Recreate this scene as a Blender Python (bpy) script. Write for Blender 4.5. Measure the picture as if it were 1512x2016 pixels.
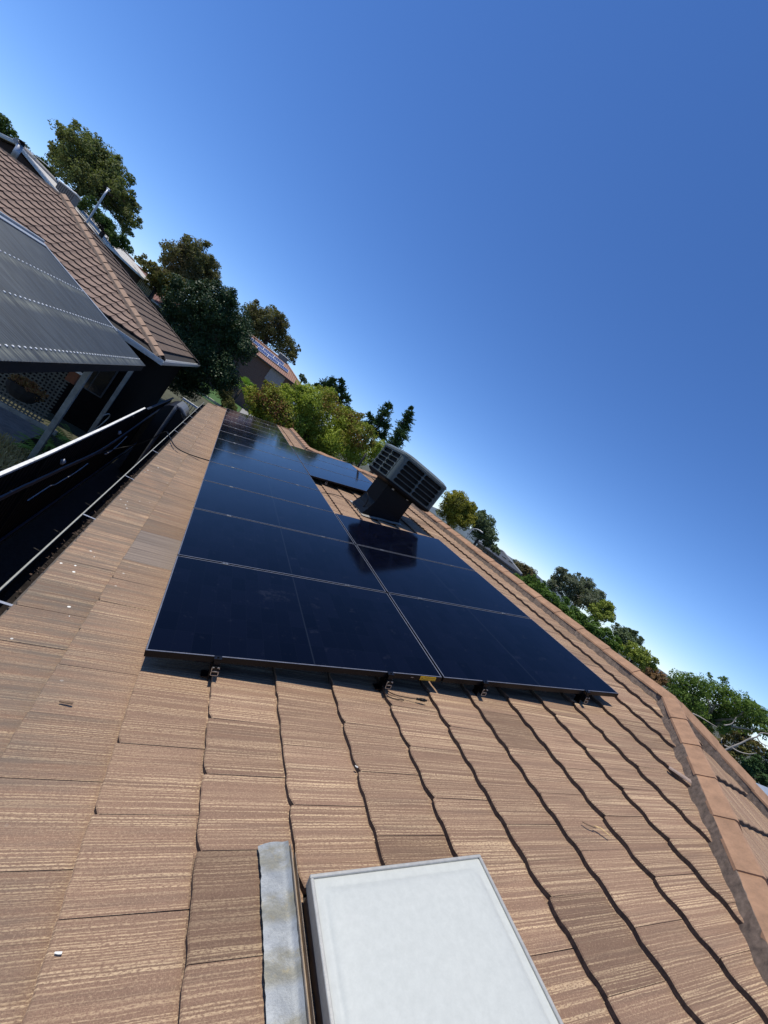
import bpy, bmesh, math, random
import numpy as np
from mathutils import Vector, Matrix
R = math.radians
rnd = random.Random(11)
S = bpy.context.scene
for o in list(bpy.data.objects): bpy.data.objects.remove(o)
COL = S.collection

# ------------------------------------------------------------ camera
cam_d = bpy.data.cameras.new('camera'); cam = bpy.data.objects.new('camera', cam_d); COL.objects.link(cam)
cam_d.sensor_fit = 'VERTICAL'; cam_d.sensor_height = 36.0; cam_d.lens = 802.65*36/2016
cam_d.clip_start = 0.02; cam_d.clip_end = 9000
cam.matrix_world = Matrix(((0.739877, -0.509850, -0.439227, -0.35943),
                           (-0.315925, 0.313623, -0.895576, -1.96149),
                           (0.594324, 0.801415, 0.071089, 4.19176), (0, 0, 0, 1)))
S.camera = cam
# ------------------------------------------------------------ sky, sun, exposure
SUN = Vector((-0.335, 0.05, 0.94)).normalized()
world = bpy.data.worlds.new('World'); S.world = world; world.use_nodes = True
wn = world.node_tree; wn.nodes.clear()
sky = wn.nodes.new('ShaderNodeTexSky'); sky.sky_type = 'NISHITA'; sky.sun_disc = False
sky.sun_elevation = math.asin(SUN.z); sky.sun_rotation = math.atan2(SUN.x, SUN.y)
sky.altitude = 100; sky.air_density = 0.85; sky.dust_density = 0.0; sky.ozone_density = 4.2
bg = wn.nodes.new('ShaderNodeBackground'); bg.inputs['Strength'].default_value = 0.138
wo = wn.nodes.new('ShaderNodeOutputWorld')
hs = wn.nodes.new('ShaderNodeHueSaturation'); hs.inputs['Saturation'].default_value = 1.15
tn_ = wn.nodes.new('ShaderNodeMix'); tn_.data_type = 'RGBA'; tn_.blend_type = 'MULTIPLY'; tn_.inputs[0].default_value = 1.0; tn_.inputs[7].default_value = (.95, .99, 1.20, 1)

wn.links.new(sky.outputs[0], hs.inputs['Color']); wn.links.new(hs.outputs[0], tn_.inputs[6]); wn.links.new(tn_.outputs[2], bg.inputs[0]); wn.links.new(bg.outputs[0], wo.inputs[0])
sl = bpy.data.lights.new('sun', 'SUN'); sl.energy = 4.6; sl.angle = R(0.5); sl.color = (1.0, 0.95, 0.86)
so = bpy.data.objects.new('sun', sl); COL.objects.link(so)
so.rotation_euler = SUN.to_track_quat('Z', 'Y').to_euler(); so.location = (0, 0, 60)
S.view_settings.view_transform = 'Standard'; S.view_settings.look = 'None'
S.view_settings.exposure = 0.0; S.view_settings.gamma = 1.0; S.view_settings.use_curve_mapping = False
S.render.engine = 'CYCLES'

# ------------------------------------------------------------ frames
TH = R(18.0); c18, s18 = math.cos(TH), math.sin(TH); GZ = 2.8
U = Vector((c18, 0, s18)); V = Vector((0, 1, 0)); N = Vector((-s18, 0, c18)); O = Vector((0, 0, GZ))
def rp(u, v, n=0.0): return O + U*u + V*v + N*n      # roof coordinates -> world
def frame(o, u, v, n):
    return Matrix(((u.x, v.x, n.x, o.x), (u.y, v.y, n.y, o.y), (u.z, v.z, n.z, o.z), (0, 0, 0, 1)))
ROOF = frame(O, U, V, N)

# ------------------------------------------------------------ object helpers
def props(o, label=None, cat=None, group=None, kind=None):
    if label: o['label'] = label
    if cat: o['category'] = cat
    if group: o['group'] = group
    if kind: o['kind'] = kind
    return o
def link(o, parent=None, mat=None):
    COL.objects.link(o)
    if parent is not None: o.parent = parent
    if mat is not None: o.matrix_local = mat
    return o
def thing(name, loc, label, cat, group=None, rot=None):
    o = bpy.data.objects.new(name, None); COL.objects.link(o); o.location = loc; o.empty_display_size = .1
    if rot is not None: o.matrix_world = rot
    return props(o, label, cat, group)
def new_mesh(name, verts, faces, mats, fm=None, smooth=False):
    me = bpy.data.meshes.new(name); me.from_pydata([tuple(v) for v in verts], [], faces)
    for m in (mats if isinstance(mats, (list, tuple)) else [mats]): me.materials.append(m)
    if fm is not None: me.polygons.foreach_set('material_index', fm)
    if smooth: me.polygons.foreach_set('use_smooth', [True]*len(me.polygons))
    me.update(); return me
def obj(name, me, parent=None, mat=None):
    """mat is local to the parent; the parent of a part never carries rotation unless wanted"""
    o = bpy.data.objects.new(name, me); return link(o, parent, mat)
def wpart(name, me, parent, label=None, kind=None):
    """mesh is in world coordinates: child keeps its place under a (translated / rotated) parent"""
    o = bpy.data.objects.new(name, me); COL.objects.link(o); o.parent = parent
    o.matrix_local = world_of(parent).inverted()
    return props(o, label, None, None, kind)
def world_of(p):
    m = p.matrix_basis.copy(); q = p.parent
    while q is not None: m = q.matrix_basis @ m; q = q.parent
    return m

class MB:
    """collects shapes into one mesh"""
    def __init__(s): s.v = []; s.f = []; s.m = []
    def add(s, vs, fs, mi=0, M=None):
        b = len(s.v)
        s.v += [tuple(M @ Vector(p)) if M is not None else tuple(p) for p in vs]
        s.f += [tuple(i+b for i in f) for f in fs]; s.m += [mi]*len(fs)
    def box(s, x0, x1, y0, y1, z0, z1, mi=0, M=None):
        vs = [(x, y, z) for z in (z0, z1) for y in (y0, y1) for x in (x0, x1)]
        s.add(vs, [(0,2,3,1),(4,5,7,6),(0,1,5,4),(2,6,7,3),(0,4,6,2),(1,3,7,5)], mi, M)
    def bbox(s, x0, x1, y0, y1, z0, z1, b=.004, mi=0, M=None):
        """box with bevelled top and vertical edges"""
        def ring(i, z): return [(x0+i+b if 0 else 0, 0, 0)]
        P = []
        for (ins, z) in ((0, z0), (0, z1-b), (b, z1)):
            a0, a1, c0, c1 = x0+ins, x1-ins, y0+ins, y1-ins; k = b
            P += [(a0+k,c0,z),(a1-k,c0,z),(a1,c0+k,z),(a1,c1-k,z),(a1-k,c1,z),(a0+k,c1,z),(a0,c1-k,z),(a0,c0+k,z)]
        F = []
        for r in (0, 8):
            for i in range(8):
                j = (i+1) % 8; F.append((r+i, r+j, r+8+j, r+8+i))
        F.append(tuple(range(16, 24))); F.append(tuple(range(7, -1, -1)))
        s.add(P, F, mi, M)
    def tube(s, pts, r, n=8, mi=0, caps=True, M=None):
        pts = [Vector(p) for p in pts]; rs = r if isinstance(r, (list, tuple)) else [r]*len(pts)
        vs = []; fs = []; up = None
        for i, p in enumerate(pts):
            t = (pts[min(i+1, len(pts)-1)] - pts[max(i-1, 0)]).normalized()
            if up is None: up = t.orthogonal().normalized()
            up = (up - t*up.dot(t)).normalized(); w = t.cross(up)
            for k in range(n):
                a = 2*math.pi*k/n; vs.append(p + (up*math.cos(a) + w*math.sin(a))*rs[i])
        for i in range(len(pts)-1):
            for k in range(n):
                k2 = (k+1) % n; fs.append((i*n+k, i*n+k2, (i+1)*n+k2, (i+1)*n+k))
        if caps: fs.append(tuple(range(n-1, -1, -1))); b = (len(pts)-1)*n; fs.append(tuple(range(b, b+n)))
        s.add(vs, fs, mi, M)
    def prism(s, poly, a, b, mi=0, M=None, ends=True):
        """poly: list of (x,z) ; extruded along y from a to b"""
        n = len(poly); vs = [(x, a, z) for x, z in poly] + [(x, b, z) for x, z in poly]
        fs = [(i, (i+1) % n, n+(i+1) % n, n+i) for i in range(n)]
        if ends: fs += [tuple(range(n-1, -1, -1)), tuple(range(n, 2*n))]
        s.add(vs, fs, mi, M)
    def mesh(s, name, mats, smooth=False): return new_mesh(name, s.v, s.f, mats, s.m, smooth)

# ------------------------------------------------------------ material helpers
class NT:
    def __init__(s, name):
        s.mat = bpy.data.materials.new(name); s.mat.use_nodes = True; s.t = s.mat.node_tree; s.t.nodes.clear()
        s.out = s.t.nodes.new('ShaderNodeOutputMaterial')
    def n(s, ty, **k):
        nd = s.t.nodes.new('ShaderNode'+ty)
        for a, b in k.items():
            if a.startswith('i_'):
                key = a[2:]; key = int(key) if key.isdigit() else key.replace('_', ' ')
                s.put(nd.inputs[key], b)
            else: setattr(nd, a, b)
        return nd
    def put(s, sock, v):
        if isinstance(v, bpy.types.NodeSocket): s.t.links.new(v, sock)
        elif isinstance(v, bpy.types.Node): s.t.links.new(v.outputs[0], sock)
        else: sock.default_value = v
    def math(s, op, a, b=None, c=None, clamp=False):
        nd = s.t.nodes.new('ShaderNodeMath'); nd.operation = op; nd.use_clamp = clamp
        s.put(nd.inputs[0], a)
        if b is not None: s.put(nd.inputs[1], b)
        if c is not None: s.put(nd.inputs[2], c)
        return nd.outputs[0]
    def mix(s, f, a, b, mode='MIX'):
        nd = s.t.nodes.new('ShaderNodeMix'); nd.data_type = 'RGBA'; nd.blend_type = mode
        s.put(nd.inputs[0], f); s.put(nd.inputs[6], a if isinstance(a, (bpy.types.NodeSocket, bpy.types.Node)) else (*a, 1)); s.put(nd.inputs[7], b if isinstance(b, (bpy.types.NodeSocket, bpy.types.Node)) else (*b, 1))
        return nd.outputs[2]
    def dot(s, p, v):
        nd = s.t.nodes.new('ShaderNodeVectorMath'); nd.operation = 'DOT_PRODUCT'; s.put(nd.inputs[0], p); nd.inputs[1].default_value = tuple(v)
        return nd.outputs['Value']
    def xyz(s, x, y, z=0.0):
        nd = s.t.nodes.new('ShaderNodeCombineXYZ'); s.put(nd.inputs[0], x); s.put(nd.inputs[1], y); s.put(nd.inputs[2], z); return nd.outputs[0]
    def noise(s, vec, scale=5, detail=3, rough=.5, dim='3D'):
        nd = s.t.nodes.new('ShaderNodeTexNoise'); nd.noise_dimensions = dim
        s.put(nd.inputs['Vector'], vec); s.put(nd.inputs['Scale'], scale); s.put(nd.inputs['Detail'], detail); s.put(nd.inputs['Roughness'], rough)
        return nd.outputs['Fac']
    def ramp(s, f, a, b, lo=0.0, hi=1.0):
        nd = s.t.nodes.new('ShaderNodeMapRange'); nd.clamp = True
        s.put(nd.inputs[0], f); nd.inputs[1].default_value = a; nd.inputs[2].default_value = b; nd.inputs[3].default_value = lo; nd.inputs[4].default_value = hi
        return nd.outputs[0]
    def pos(s): return s.t.nodes.new('ShaderNodeNewGeometry').outputs['Position']
    def objc(s): return s.t.nodes.new('ShaderNodeTexCoord').outputs['Object']
    def bsdf(s, col, rough=.6, metal=0.0, spec=.5, bump=None, bs=.3, bd=.002, **k):
        p = s.t.nodes.new('ShaderNodeBsdfPrincipled')
        s.put(p.inputs['Base Color'], col if isinstance(col, (bpy.types.NodeSocket, bpy.types.Node)) else (*col, 1)); s.put(p.inputs['Roughness'], rough)
        s.put(p.inputs['Metallic'], metal); s.put(p.inputs['Specular IOR Level'], spec)
        for a, b in k.items(): s.put(p.inputs[a.replace('_', ' ')], b)
        if bump is not None:
            bn = s.t.nodes.new('ShaderNodeBump'); bn.inputs['Strength'].default_value = bs; bn.inputs['Distance'].default_value = bd
            s.put(bn.inputs['Height'], bump); s.t.links.new(bn.outputs[0], p.inputs['Normal'])
        return p
    def done(s, sh): s.t.links.new(sh.outputs[0], s.out.inputs[0]); return s.mat

def simple(name, col, rough=.6, metal=0.0, var=.25, scale=12, bs=.15, bd=.002, spec=.5):
    m = NT(name); p = m.pos(); nz = m.noise(p, scale, 5, .6); n2 = m.noise(p, scale*9, 3, .6)
    f = m.math('ADD', m.ramp(nz, .3, .7, 1-var, 1+var), m.ramp(n2, .3, .7, -var*.4, var*.4))
    cc = m.n('Vector'+'Math', operation='SCALE') if 0 else None
    col_n = m.mix(1.0, col, m.xyz(f, f, f), 'MULTIPLY')
    ro = m.ramp(n2, .3, .7, max(rough-.08, .02), min(rough+.08, 1))
    return m.done(m.bsdf(col_n, ro, metal, spec, bump=n2, bs=bs, bd=bd))

def tile_mat(name, o, ud, vd, gauge, width, base, light, u0=0.0, v0=0.0, stria=1.0, lichen=False, dark_tiles=.12, cell_var=.10, par=1.0):
    """riven concrete tile: streaks run down the slope, each tile has its own tone"""
    m = NT(name); p = m.pos(); od = Vector(o)
    u = m.math('SUBTRACT', m.dot(p, ud), od.dot(Vector(ud))+u0)
    v = m.math('SUBTRACT', m.dot(p, vd), od.dot(Vector(vd))+v0)
    row = m.math('FLOOR', m.math('DIVIDE', m.math('ADD', u, .004), gauge))
    sh = m.math('MULTIPLY', m.math('FLOORED_MODULO', m.math('ADD', row, par), 2.0), .5)
    cell = m.math('FLOOR', m.math('ADD', m.math('DIVIDE', v, width), sh))
    wn_ = m.n('TexWhiteNoise', noise_dimensions='2D'); m.put(wn_.inputs['Vector'], m.xyz(row, cell))
    r1 = wn_.outputs['Value']
    sep = m.n('SeparateColor'); m.put(sep.inputs[0], wn_.outputs['Color']); r2 = sep.outputs[1]
    off = m.math('MULTIPLY', r1, 37.0)
    vo = m.math('ADD', v, off)
    wob = m.math('MULTIPLY', m.math('SUBTRACT', m.noise(m.xyz(m.math('MULTIPLY', u, 7), m.math('MULTIPLY', vo, 5)), 1.0, 2), .5), .006)
    vo = m.math('ADD', vo, wob)
    fine = m.noise(m.xyz(m.math('MULTIPLY', u, .9), m.math('MULTIPLY', vo, 185)), 1.0, 1, .5)
    band = m.noise(m.xyz(m.math('MULTIPLY', u, .7), m.math('MULTIPLY', vo, 17)), 1.0, 2, .6)
    brk = m.noise(m.xyz(m.math('MULTIPLY', u, 90), m.math('MULTIPLY', vo, 260)), 1.0, 3, .7)
    grain = m.noise(p, 420, 2, .7)
    line = m.math('MULTIPLY', m.ramp(fine, .49, .57), m.ramp(band, .34, .58, .15, 1.0))
    line = m.math('MULTIPLY', line, m.ramp(brk, .40, .54, .0, 1.0))
    mott = m.ramp(m.noise(m.xyz(m.math('MULTIPLY', u, 9), m.math('MULTIPLY', v, 22)), 1.0, 5, .7), .3, .75)
    b2 = m.mix(m.ramp(grain, .32, .68), tuple(c*.78 for c in base), tuple(c*1.32 for c in base)); b2 = m.mix(m.math('MULTIPLY', m.ramp(m.noise(p, 190, 3, .7), .56, .72), .45), b2, light)
    dk = m.math('MULTIPLY', m.ramp(fine, .42, .32), m.ramp(band, .40, .62))
    b2 = m.mix(m.math('MULTIPLY', dk, .38*stria), b2, tuple(c*.55 for c in base))
    colr = m.mix(m.math('MULTIPLY', line, stria), b2, light)
    colr = m.mix(m.math('MULTIPLY', mott, .22), colr, tuple(c*.62 for c in base))
    bb = m.noise(m.xyz(m.math('MULTIPLY', u, 1.1), m.math('MULTIPLY', vo, 26)), 1.0, 3, .65)
    colr = m.mix(m.math('MULTIPLY', m.ramp(bb, .50, .68), .25*stria), colr, (.105, .078, .058))
    gr = m.noise(m.xyz(m.math('MULTIPLY', u, 120), m.math('MULTIPLY', v, 160)), 1.0, 3, .75)
    colr = m.mix(m.math('MULTIPLY', m.ramp(gr, .56, .66), .30*stria), colr, light)
    colr = m.mix(m.math('MULTIPLY', m.ramp(gr, .42, .34), .35*stria), colr, tuple(c*.5 for c in base))
    tone = m.math('ADD', 1.0-cell_var, m.math('MULTIPLY', r2, cell_var*2))
    tone = m.math('MULTIPLY', tone, m.ramp(r1, dark_tiles*.45, dark_tiles*.5, .76, 1.0))
    colr = m.mix(1.0, colr, m.xyz(tone, tone, tone), 'MULTIPLY')
    if lichen:
        big = m.noise(p, 3.1, 4, .7)
        low = m.math('MULTIPLY', m.ramp(u, .05, -.40, 0, 1), m.ramp(m.math('ADD', m.math('MULTIPLY', big, .6), m.math('MULTIPLY', bb, .7)), .50, .74, 0, 1))
        colr = m.mix(m.math('MULTIPLY', low, .62), colr, (.135, .115, .09))
        # one replaced tile, grey against its neighbours
        g = m.math('MULTIPLY', m.math('COMPARE', row, -1.0, .2), m.math('COMPARE', cell, 4.5, .6))
        colr = m.mix(m.math('MULTIPLY', g, .8), colr, m.mix(m.ramp(fine, .4, .6), (.12, .10, .085), (.25, .205, .165)))
        vr = m.n('TexVoronoi', voronoi_dimensions='2D', feature='F1'); m.put(vr.inputs['Vector'], m.xyz(u, v)); vr.inputs['Scale'].default_value = 11.0
        vr.inputs['Randomness'].default_value = 1.0
        sc = m.n('SeparateColor'); m.put(sc.inputs[0], vr.outputs['Color'])
        spot = m.math('MULTIPLY', m.math('LESS_THAN', vr.outputs['Distance'], m.math('MULTIPLY', sc.outputs[0], .10)), m.ramp(u, -.2, -.42, .0, 1.0))
        spot = m.math('MULTIPLY', spot, m.math('GREATER_THAN', sc.outputs[1], .72))
        spot = m.math('MULTIPLY', spot, m.ramp(m.noise(p, 1.7, 2), .5, .56))
        colr = m.mix(spot, colr, (.72, .70, .62))
        vr2 = m.n('TexVoronoi', voronoi_dimensions='2D', feature='F1'); m.put(vr2.inputs['Vector'], m.xyz(u, v)); vr2.inputs['Scale'].default_value = 17.0
        s2 = m.n('SeparateColor'); m.put(s2.inputs[0], vr2.outputs['Color'])
        fl = m.math('MULTIPLY', m.math('LESS_THAN', vr2.outputs['Distance'], .022), m.math('GREATER_THAN', s2.outputs[0], .93))
    h = m.math('ADD', m.math('MULTIPLY', m.math('MULTIPLY', m.ramp(fine, .35, .65), m.ramp(band, .36, .55, .25, 1)), .7), m.math('MULTIPLY', brk, .45))
    h = m.math('ADD', h, m.math('MULTIPLY', grain, .2))
    return m.done(m.bsdf(colr, .88, 0, .25, bump=h, bs=.7, bd=.0028))
BLOBS = {
 'corner': [(-20.27,38.04,7.7,0.66),(-20.02,38.58,7.4,0.62),(-19.81,38.45,6.68,0.56),(-20.46,38.44,6.77,0.85)],
 'wispy': [(-20.54,41.69,7.83,0.31),(-20.15,41.43,7.57,0.31),(-20.57,41.19,7.85,0.23)],
 'clump': [(-17.44,37.77,7.37,0.45),(-16.84,37.57,7.27,0.35),(-17.56,37.24,7.24,0.34),(-17.86,37.7,6.69,0.44)],
 'gum': [(-16.12,36.85,9.55,1.07),(-15.49,38.51,9.88,1.42),(-16.26,36.82,8.27,0.76),(-14.24,38.21,10.02,1.03),(-15.1,36.02,8.07,1.07),(-14.63,38.05,8.83,1.22),(-13.45,39.34,9.01,0.72),(-12.32,38.39,8.38,0.68),(-17.09,37.51,8.67,0.41),(-17.12,37.22,9.89,0.44),(-12.99,36.45,9.18,0.66),(-13.94,38.76,8.41,0.63),(-12.29,38.65,7.52,0.47),(-14.52,36.82,7.7,0.52),(-11.98,36.64,9.0,0.41),(-13.31,39.37,8.17,0.51),(-16.91,36.53,9.47,0.24),(-15.98,37.87,10.55,0.65)],
 'hedgeA': [(-13.45,34.68,6.62,0.31),(-12.64,34.54,6.68,0.47),(-11.98,35.28,6.59,0.56),(-10.64,34.36,6.32,0.46),(-13.29,34.54,7.03,0.37),(-11.18,34.33,6.2,0.49),(-12.35,35.2,6.7,0.46),(-10.5,35.6,6.34,0.27)],
 'gum2': [(-12.33,55.35,10.21,1.31),(-10.91,55.77,11.8,1.45),(-10.91,56.07,9.67,1.69),(-9.82,58.98,11.06,1.56),(-12.85,56.49,9.04,0.78),(-9.55,57.79,12.09,1.06),(-11.79,56.21,11.65,1.0),(-11.17,57.08,8.29,1.49),(-8.32,57.09,11.23,0.71),(-9.05,56.86,9.57,1.28)],
 'olive': [(-11.9,47.0,6.86,0.6),(-10.92,47.22,6.78,0.84),(-9.46,48.68,6.95,1.18),(-9.53,47.86,5.92,0.97),(-12.84,48.05,6.85,0.37),(-10.37,48.33,6.35,0.77),(-11.23,48.65,5.95,0.68)],
 'dark': [(-4.29,25.0,5.32,1.02),(-3.4,24.38,6.15,1.02),(-4.64,25.22,4.38,0.59),(-2.4,25.63,6.2,1.03),(-2.87,25.51,4.37,1.65),(-1.25,25.12,5.17,0.93),(-2.97,25.22,3.04,1.3),(-1.53,24.6,3.32,1.2),(-2.7,25.42,1.49,0.75),(-1.51,25.12,5.84,0.75),(-4.02,24.48,6.44,0.47),(-3.03,24.27,6.79,0.54),(-5.07,25.14,4.65,0.37),(-0.74,25.74,5.26,0.54),(-0.74,24.44,3.07,0.69),(-1.92,25.43,1.75,0.76)],
 'gum3': [(-3.11,82.56,13.67,1.8),(-0.66,81.36,13.86,2.34),(2.16,82.01,13.3,1.85),(5.32,84.14,13.4,1.07),(-0.06,84.83,11.66,2.08),(1.14,80.84,15.11,1.45),(5.77,83.37,11.73,1.06),(-4.22,80.76,13.22,1.05),(-1.08,84.08,16.43,0.92),(-2.38,82.2,11.72,1.98),(4.11,84.75,12.2,1.36),(4.1,85.23,14.0,0.97)],
 'tiny': [(12.17,107.33,11.93,0.76),(13.29,107.79,11.56,0.64)],
 'big': [(1.18,21.49,3.29,0.53),(1.81,20.82,3.91,0.63),(1.79,22.21,2.74,0.56),(2.71,20.59,3.47,0.91),(3.56,20.91,4.9,0.88),(4.43,21.31,3.95,0.91),(5.47,21.62,5.21,0.88),(5.73,20.31,4.13,0.79),(6.5,19.77,5.14,0.67),(8.25,21.48,4.84,0.55),(2.7,21.35,5.05,0.49),(4.35,22.81,5.87,0.6),(3.97,22.71,2.76,0.72),(5.45,20.99,3.52,0.69),(7.1,20.74,4.2,0.65),(0.76,22.07,3.49,0.33),(6.11,21.54,5.33,0.71),(1.36,22.23,4.29,0.28),(7.95,20.72,5.35,0.36),(2.87,22.14,2.5,0.69),(2.24,23.07,4.83,0.29),(3.08,21.81,5.49,0.34)],
 'conA': [(9.43,52.03,9.06,1.1),(10.55,52.35,9.68,0.98),(8.69,51.81,8.89,0.83),(11.72,51.33,9.29,0.65),(11.3,52.67,8.45,1.2),(12.8,51.48,8.25,0.79),(8.03,52.48,8.34,0.52),(9.02,51.34,9.94,0.51),(10.07,51.89,10.59,0.45)],
 'conB': [(15.02,45.77,8.75,1.22),(14.92,44.74,10.08,0.9),(15.48,45.68,7.61,0.98),(14.41,46.06,7.81,0.73),(14.81,44.85,11.08,0.48),(15.95,45.55,9.03,0.98),(13.99,45.87,8.87,0.48),(16.49,45.46,7.78,0.99)],
 'conC': [(16.68,42.72,11.64,0.47),(17.03,43.04,10.93,0.77),(17.23,43.01,10.07,0.95),(17.02,42.17,9.04,1.05),(17.09,42.19,8.09,1.05),(17.4,42.86,7.3,1.07),(16.71,43.49,12.38,0.24)],
 'yellow': [(21.31,31.13,6.0,1.07),(22.51,30.76,5.93,0.97),(21.61,31.66,5.19,0.89),(21.52,31.13,6.74,0.73),(22.63,30.47,6.61,0.63),(22.32,30.58,5.03,0.97),(23.01,30.21,5.44,0.77)],
 'greyg': [(29.49,35.85,6.64,1.16),(28.36,36.05,6.57,0.87),(30.13,34.83,6.03,0.92),(29.69,36.1,5.7,1.05),(30.74,33.48,5.03,0.39),(30.6,34.88,5.12,0.58),(28.93,36.6,7.22,0.47),(31.47,33.51,4.87,0.28)],
 'brownish': [(52.54,50.49,5.32,1.21),(54.44,50.04,5.31,1.22),(53.18,49.89,5.24,1.21),(54.29,48.58,4.96,0.85)],
 'low': [(26.84,24.35,3.62,0.61),(27.73,24.34,3.83,0.62),(27.27,22.71,4.01,0.59),(27.83,22.88,4.49,0.51),(27.26,23.55,4.33,0.52),(29.24,23.12,4.38,0.52)],
 'hedgeB': [(15.06,10.66,4.17,0.35),(15.76,10.59,4.2,0.4),(15.48,9.59,4.18,0.42),(15.97,9.24,4.2,0.38),(16.6,8.97,4.21,0.38),(17.14,8.65,4.22,0.33),(14.83,10.95,4.15,0.27),(15.87,9.16,3.85,0.38),(15.42,9.58,3.88,0.34)],
 'gum4': [(30.42,23.72,6.36,0.71),(30.27,22.3,6.56,0.77),(31.02,24.31,5.54,0.64),(32.36,22.77,6.62,0.8),(31.31,20.88,6.25,0.75),(30.47,22.47,5.61,0.69),(32.37,22.6,5.7,0.8),(32.55,21.52,6.93,0.52),(32.26,22.75,7.26,0.53),(31.9,20.9,6.0,0.67),(29.19,23.32,5.36,0.35),(29.58,23.62,6.7,0.4)],
 'lime': [(29.76,18.4,6.03,0.65),(29.52,17.62,5.84,0.44),(29.34,18.05,5.31,0.53),(29.15,18.49,5.4,0.46),(29.34,18.21,6.43,0.38)],
 'gum5': [(42.17,23.92,5.79,0.71),(43.65,23.83,6.04,0.66),(42.04,22.95,5.27,0.79),(41.3,23.47,5.31,0.5),(44.14,23.09,6.16,0.5)],
 'midg': [(37.34,18.54,5.13,0.59),(37.87,18.09,5.01,0.58),(36.19,18.42,4.86,0.58),(38.03,17.58,4.85,0.29),(37.6,18.3,4.61,0.67),(35.6,18.42,4.43,0.57),(36.29,19.73,4.27,0.52)],
 'rusty': [(53.86,25.12,4.39,0.58),(53.95,24.22,4.44,0.68),(53.0,25.54,4.19,0.69),(53.69,23.2,4.49,0.55),(53.36,24.11,3.76,0.67)],
 'near': [(15.72,5.14,4.51,0.35),(15.61,4.77,4.84,0.31),(16.54,4.63,4.99,0.37),(16.26,4.03,5.03,0.32),(17.19,3.83,5.11,0.3),(15.61,4.66,4.23,0.37),(17.03,4.72,4.34,0.42),(16.88,4.18,4.56,0.34),(17.35,3.91,4.73,0.21),(17.41,3.61,5.16,0.27),(16.65,5.63,4.23,0.2),(16.59,4.44,3.91,0.28),(15.95,3.62,5.1,0.25),(16.64,5.03,3.88,0.26),(16.36,3.18,4.81,0.17),(16.33,3.89,4.17,0.15),(16.4,5.28,3.88,0.2)],
 'scrub': [(20.57,4.92,4.21,0.25),(20.55,4.53,4.22,0.24),(20.95,5.36,4.06,0.26),(20.85,4.36,4.34,0.21),(20.36,4.85,4.5,0.18),(20.09,5.3,3.56,0.25),(20.91,5.16,3.61,0.29),(20.58,4.7,3.63,0.25),(20.8,5.19,3.28,0.29),(20.48,4.51,3.93,0.17),(19.93,5.56,3.62,0.26),(20.67,4.64,3.34,0.28),(21.1,4.4,4.13,0.17)],
 'darkr': [(18.45,3.57,3.69,0.23),(19.21,3.63,3.92,0.25),(19.41,3.48,3.99,0.28),(19.28,3.42,3.63,0.28),(19.27,3.54,4.37,0.19),(18.3,3.39,3.48,0.18)],
 'shade': [(-1.77,14.1,2.05,0.34),(-1.49,14.35,2.19,0.24),(-2.01,13.52,2.1,0.26),(-1.7,13.76,2.39,0.23),(-1.96,13.73,2.34,0.23)],
 'shade2': [(-2.18,29.0,1.05,0.4),(-1.94,28.94,1.49,0.4),(-2.41,28.95,0.71,0.39),(-1.93,29.2,1.98,0.33)],
}

GA, TW = .343, .295
T_BASE = (.222, .136, .088); T_LIGHT = (.57, .41, .245)
M_tileA = tile_mat('weathered_brown_tile', O, U, V, GA, TW, T_BASE, T_LIGHT, u0=.0, v0=.0, lichen=True)
M_butt = simple('tile_edge_shade_grime', (.085, .060, .045), .95, var=.5, scale=60, bs=.6, bd=.004)  # butt faces darkened: mostly shade put into the colour, with some grime
M_cap = simple('ridge_cap_concrete', (.300, .172, .098), .9, var=.22, scale=11, bs=.4, bd=.002)
M_mortar = simple('mortar_bedding', (.165, .122, .090), .95, var=.45, scale=30, bs=.8, bd=.006)
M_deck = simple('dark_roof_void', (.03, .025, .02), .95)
M_alu_black = simple('black_anodised_frame', (.012, .013, .016), .35, .7, var=.15, scale=30, bs=.03)
M_alu = simple('raw_aluminium', (.55, .56, .57), .35, .9, var=.1, scale=40, bs=.05)
M_steel = simple('galvanised_steel', (.42, .43, .44), .5, .6, var=.2, scale=40)
M_gutter_in = simple('gutter_inside_dark', (.016, .013, .011), .9, var=.5, scale=20, spec=.1)
M_gutter = simple('gutter_olive_cream_paint', (.40, .39, .31), .45, var=.12, scale=20, bs=.05)
M_brick_dark = simple('dark_house_brick', (.10, .06, .045), .9, var=.3, scale=9)
M_black_plastic = simple('black_cable_plastic', (.008, .008, .008), .5, var=.1, spec=.2)
M_soffit = simple('soffit_board', (.35, .32, .27), .8)
M_fascia = simple('fascia_paint', (.09, .075, .06), .7)

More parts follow.
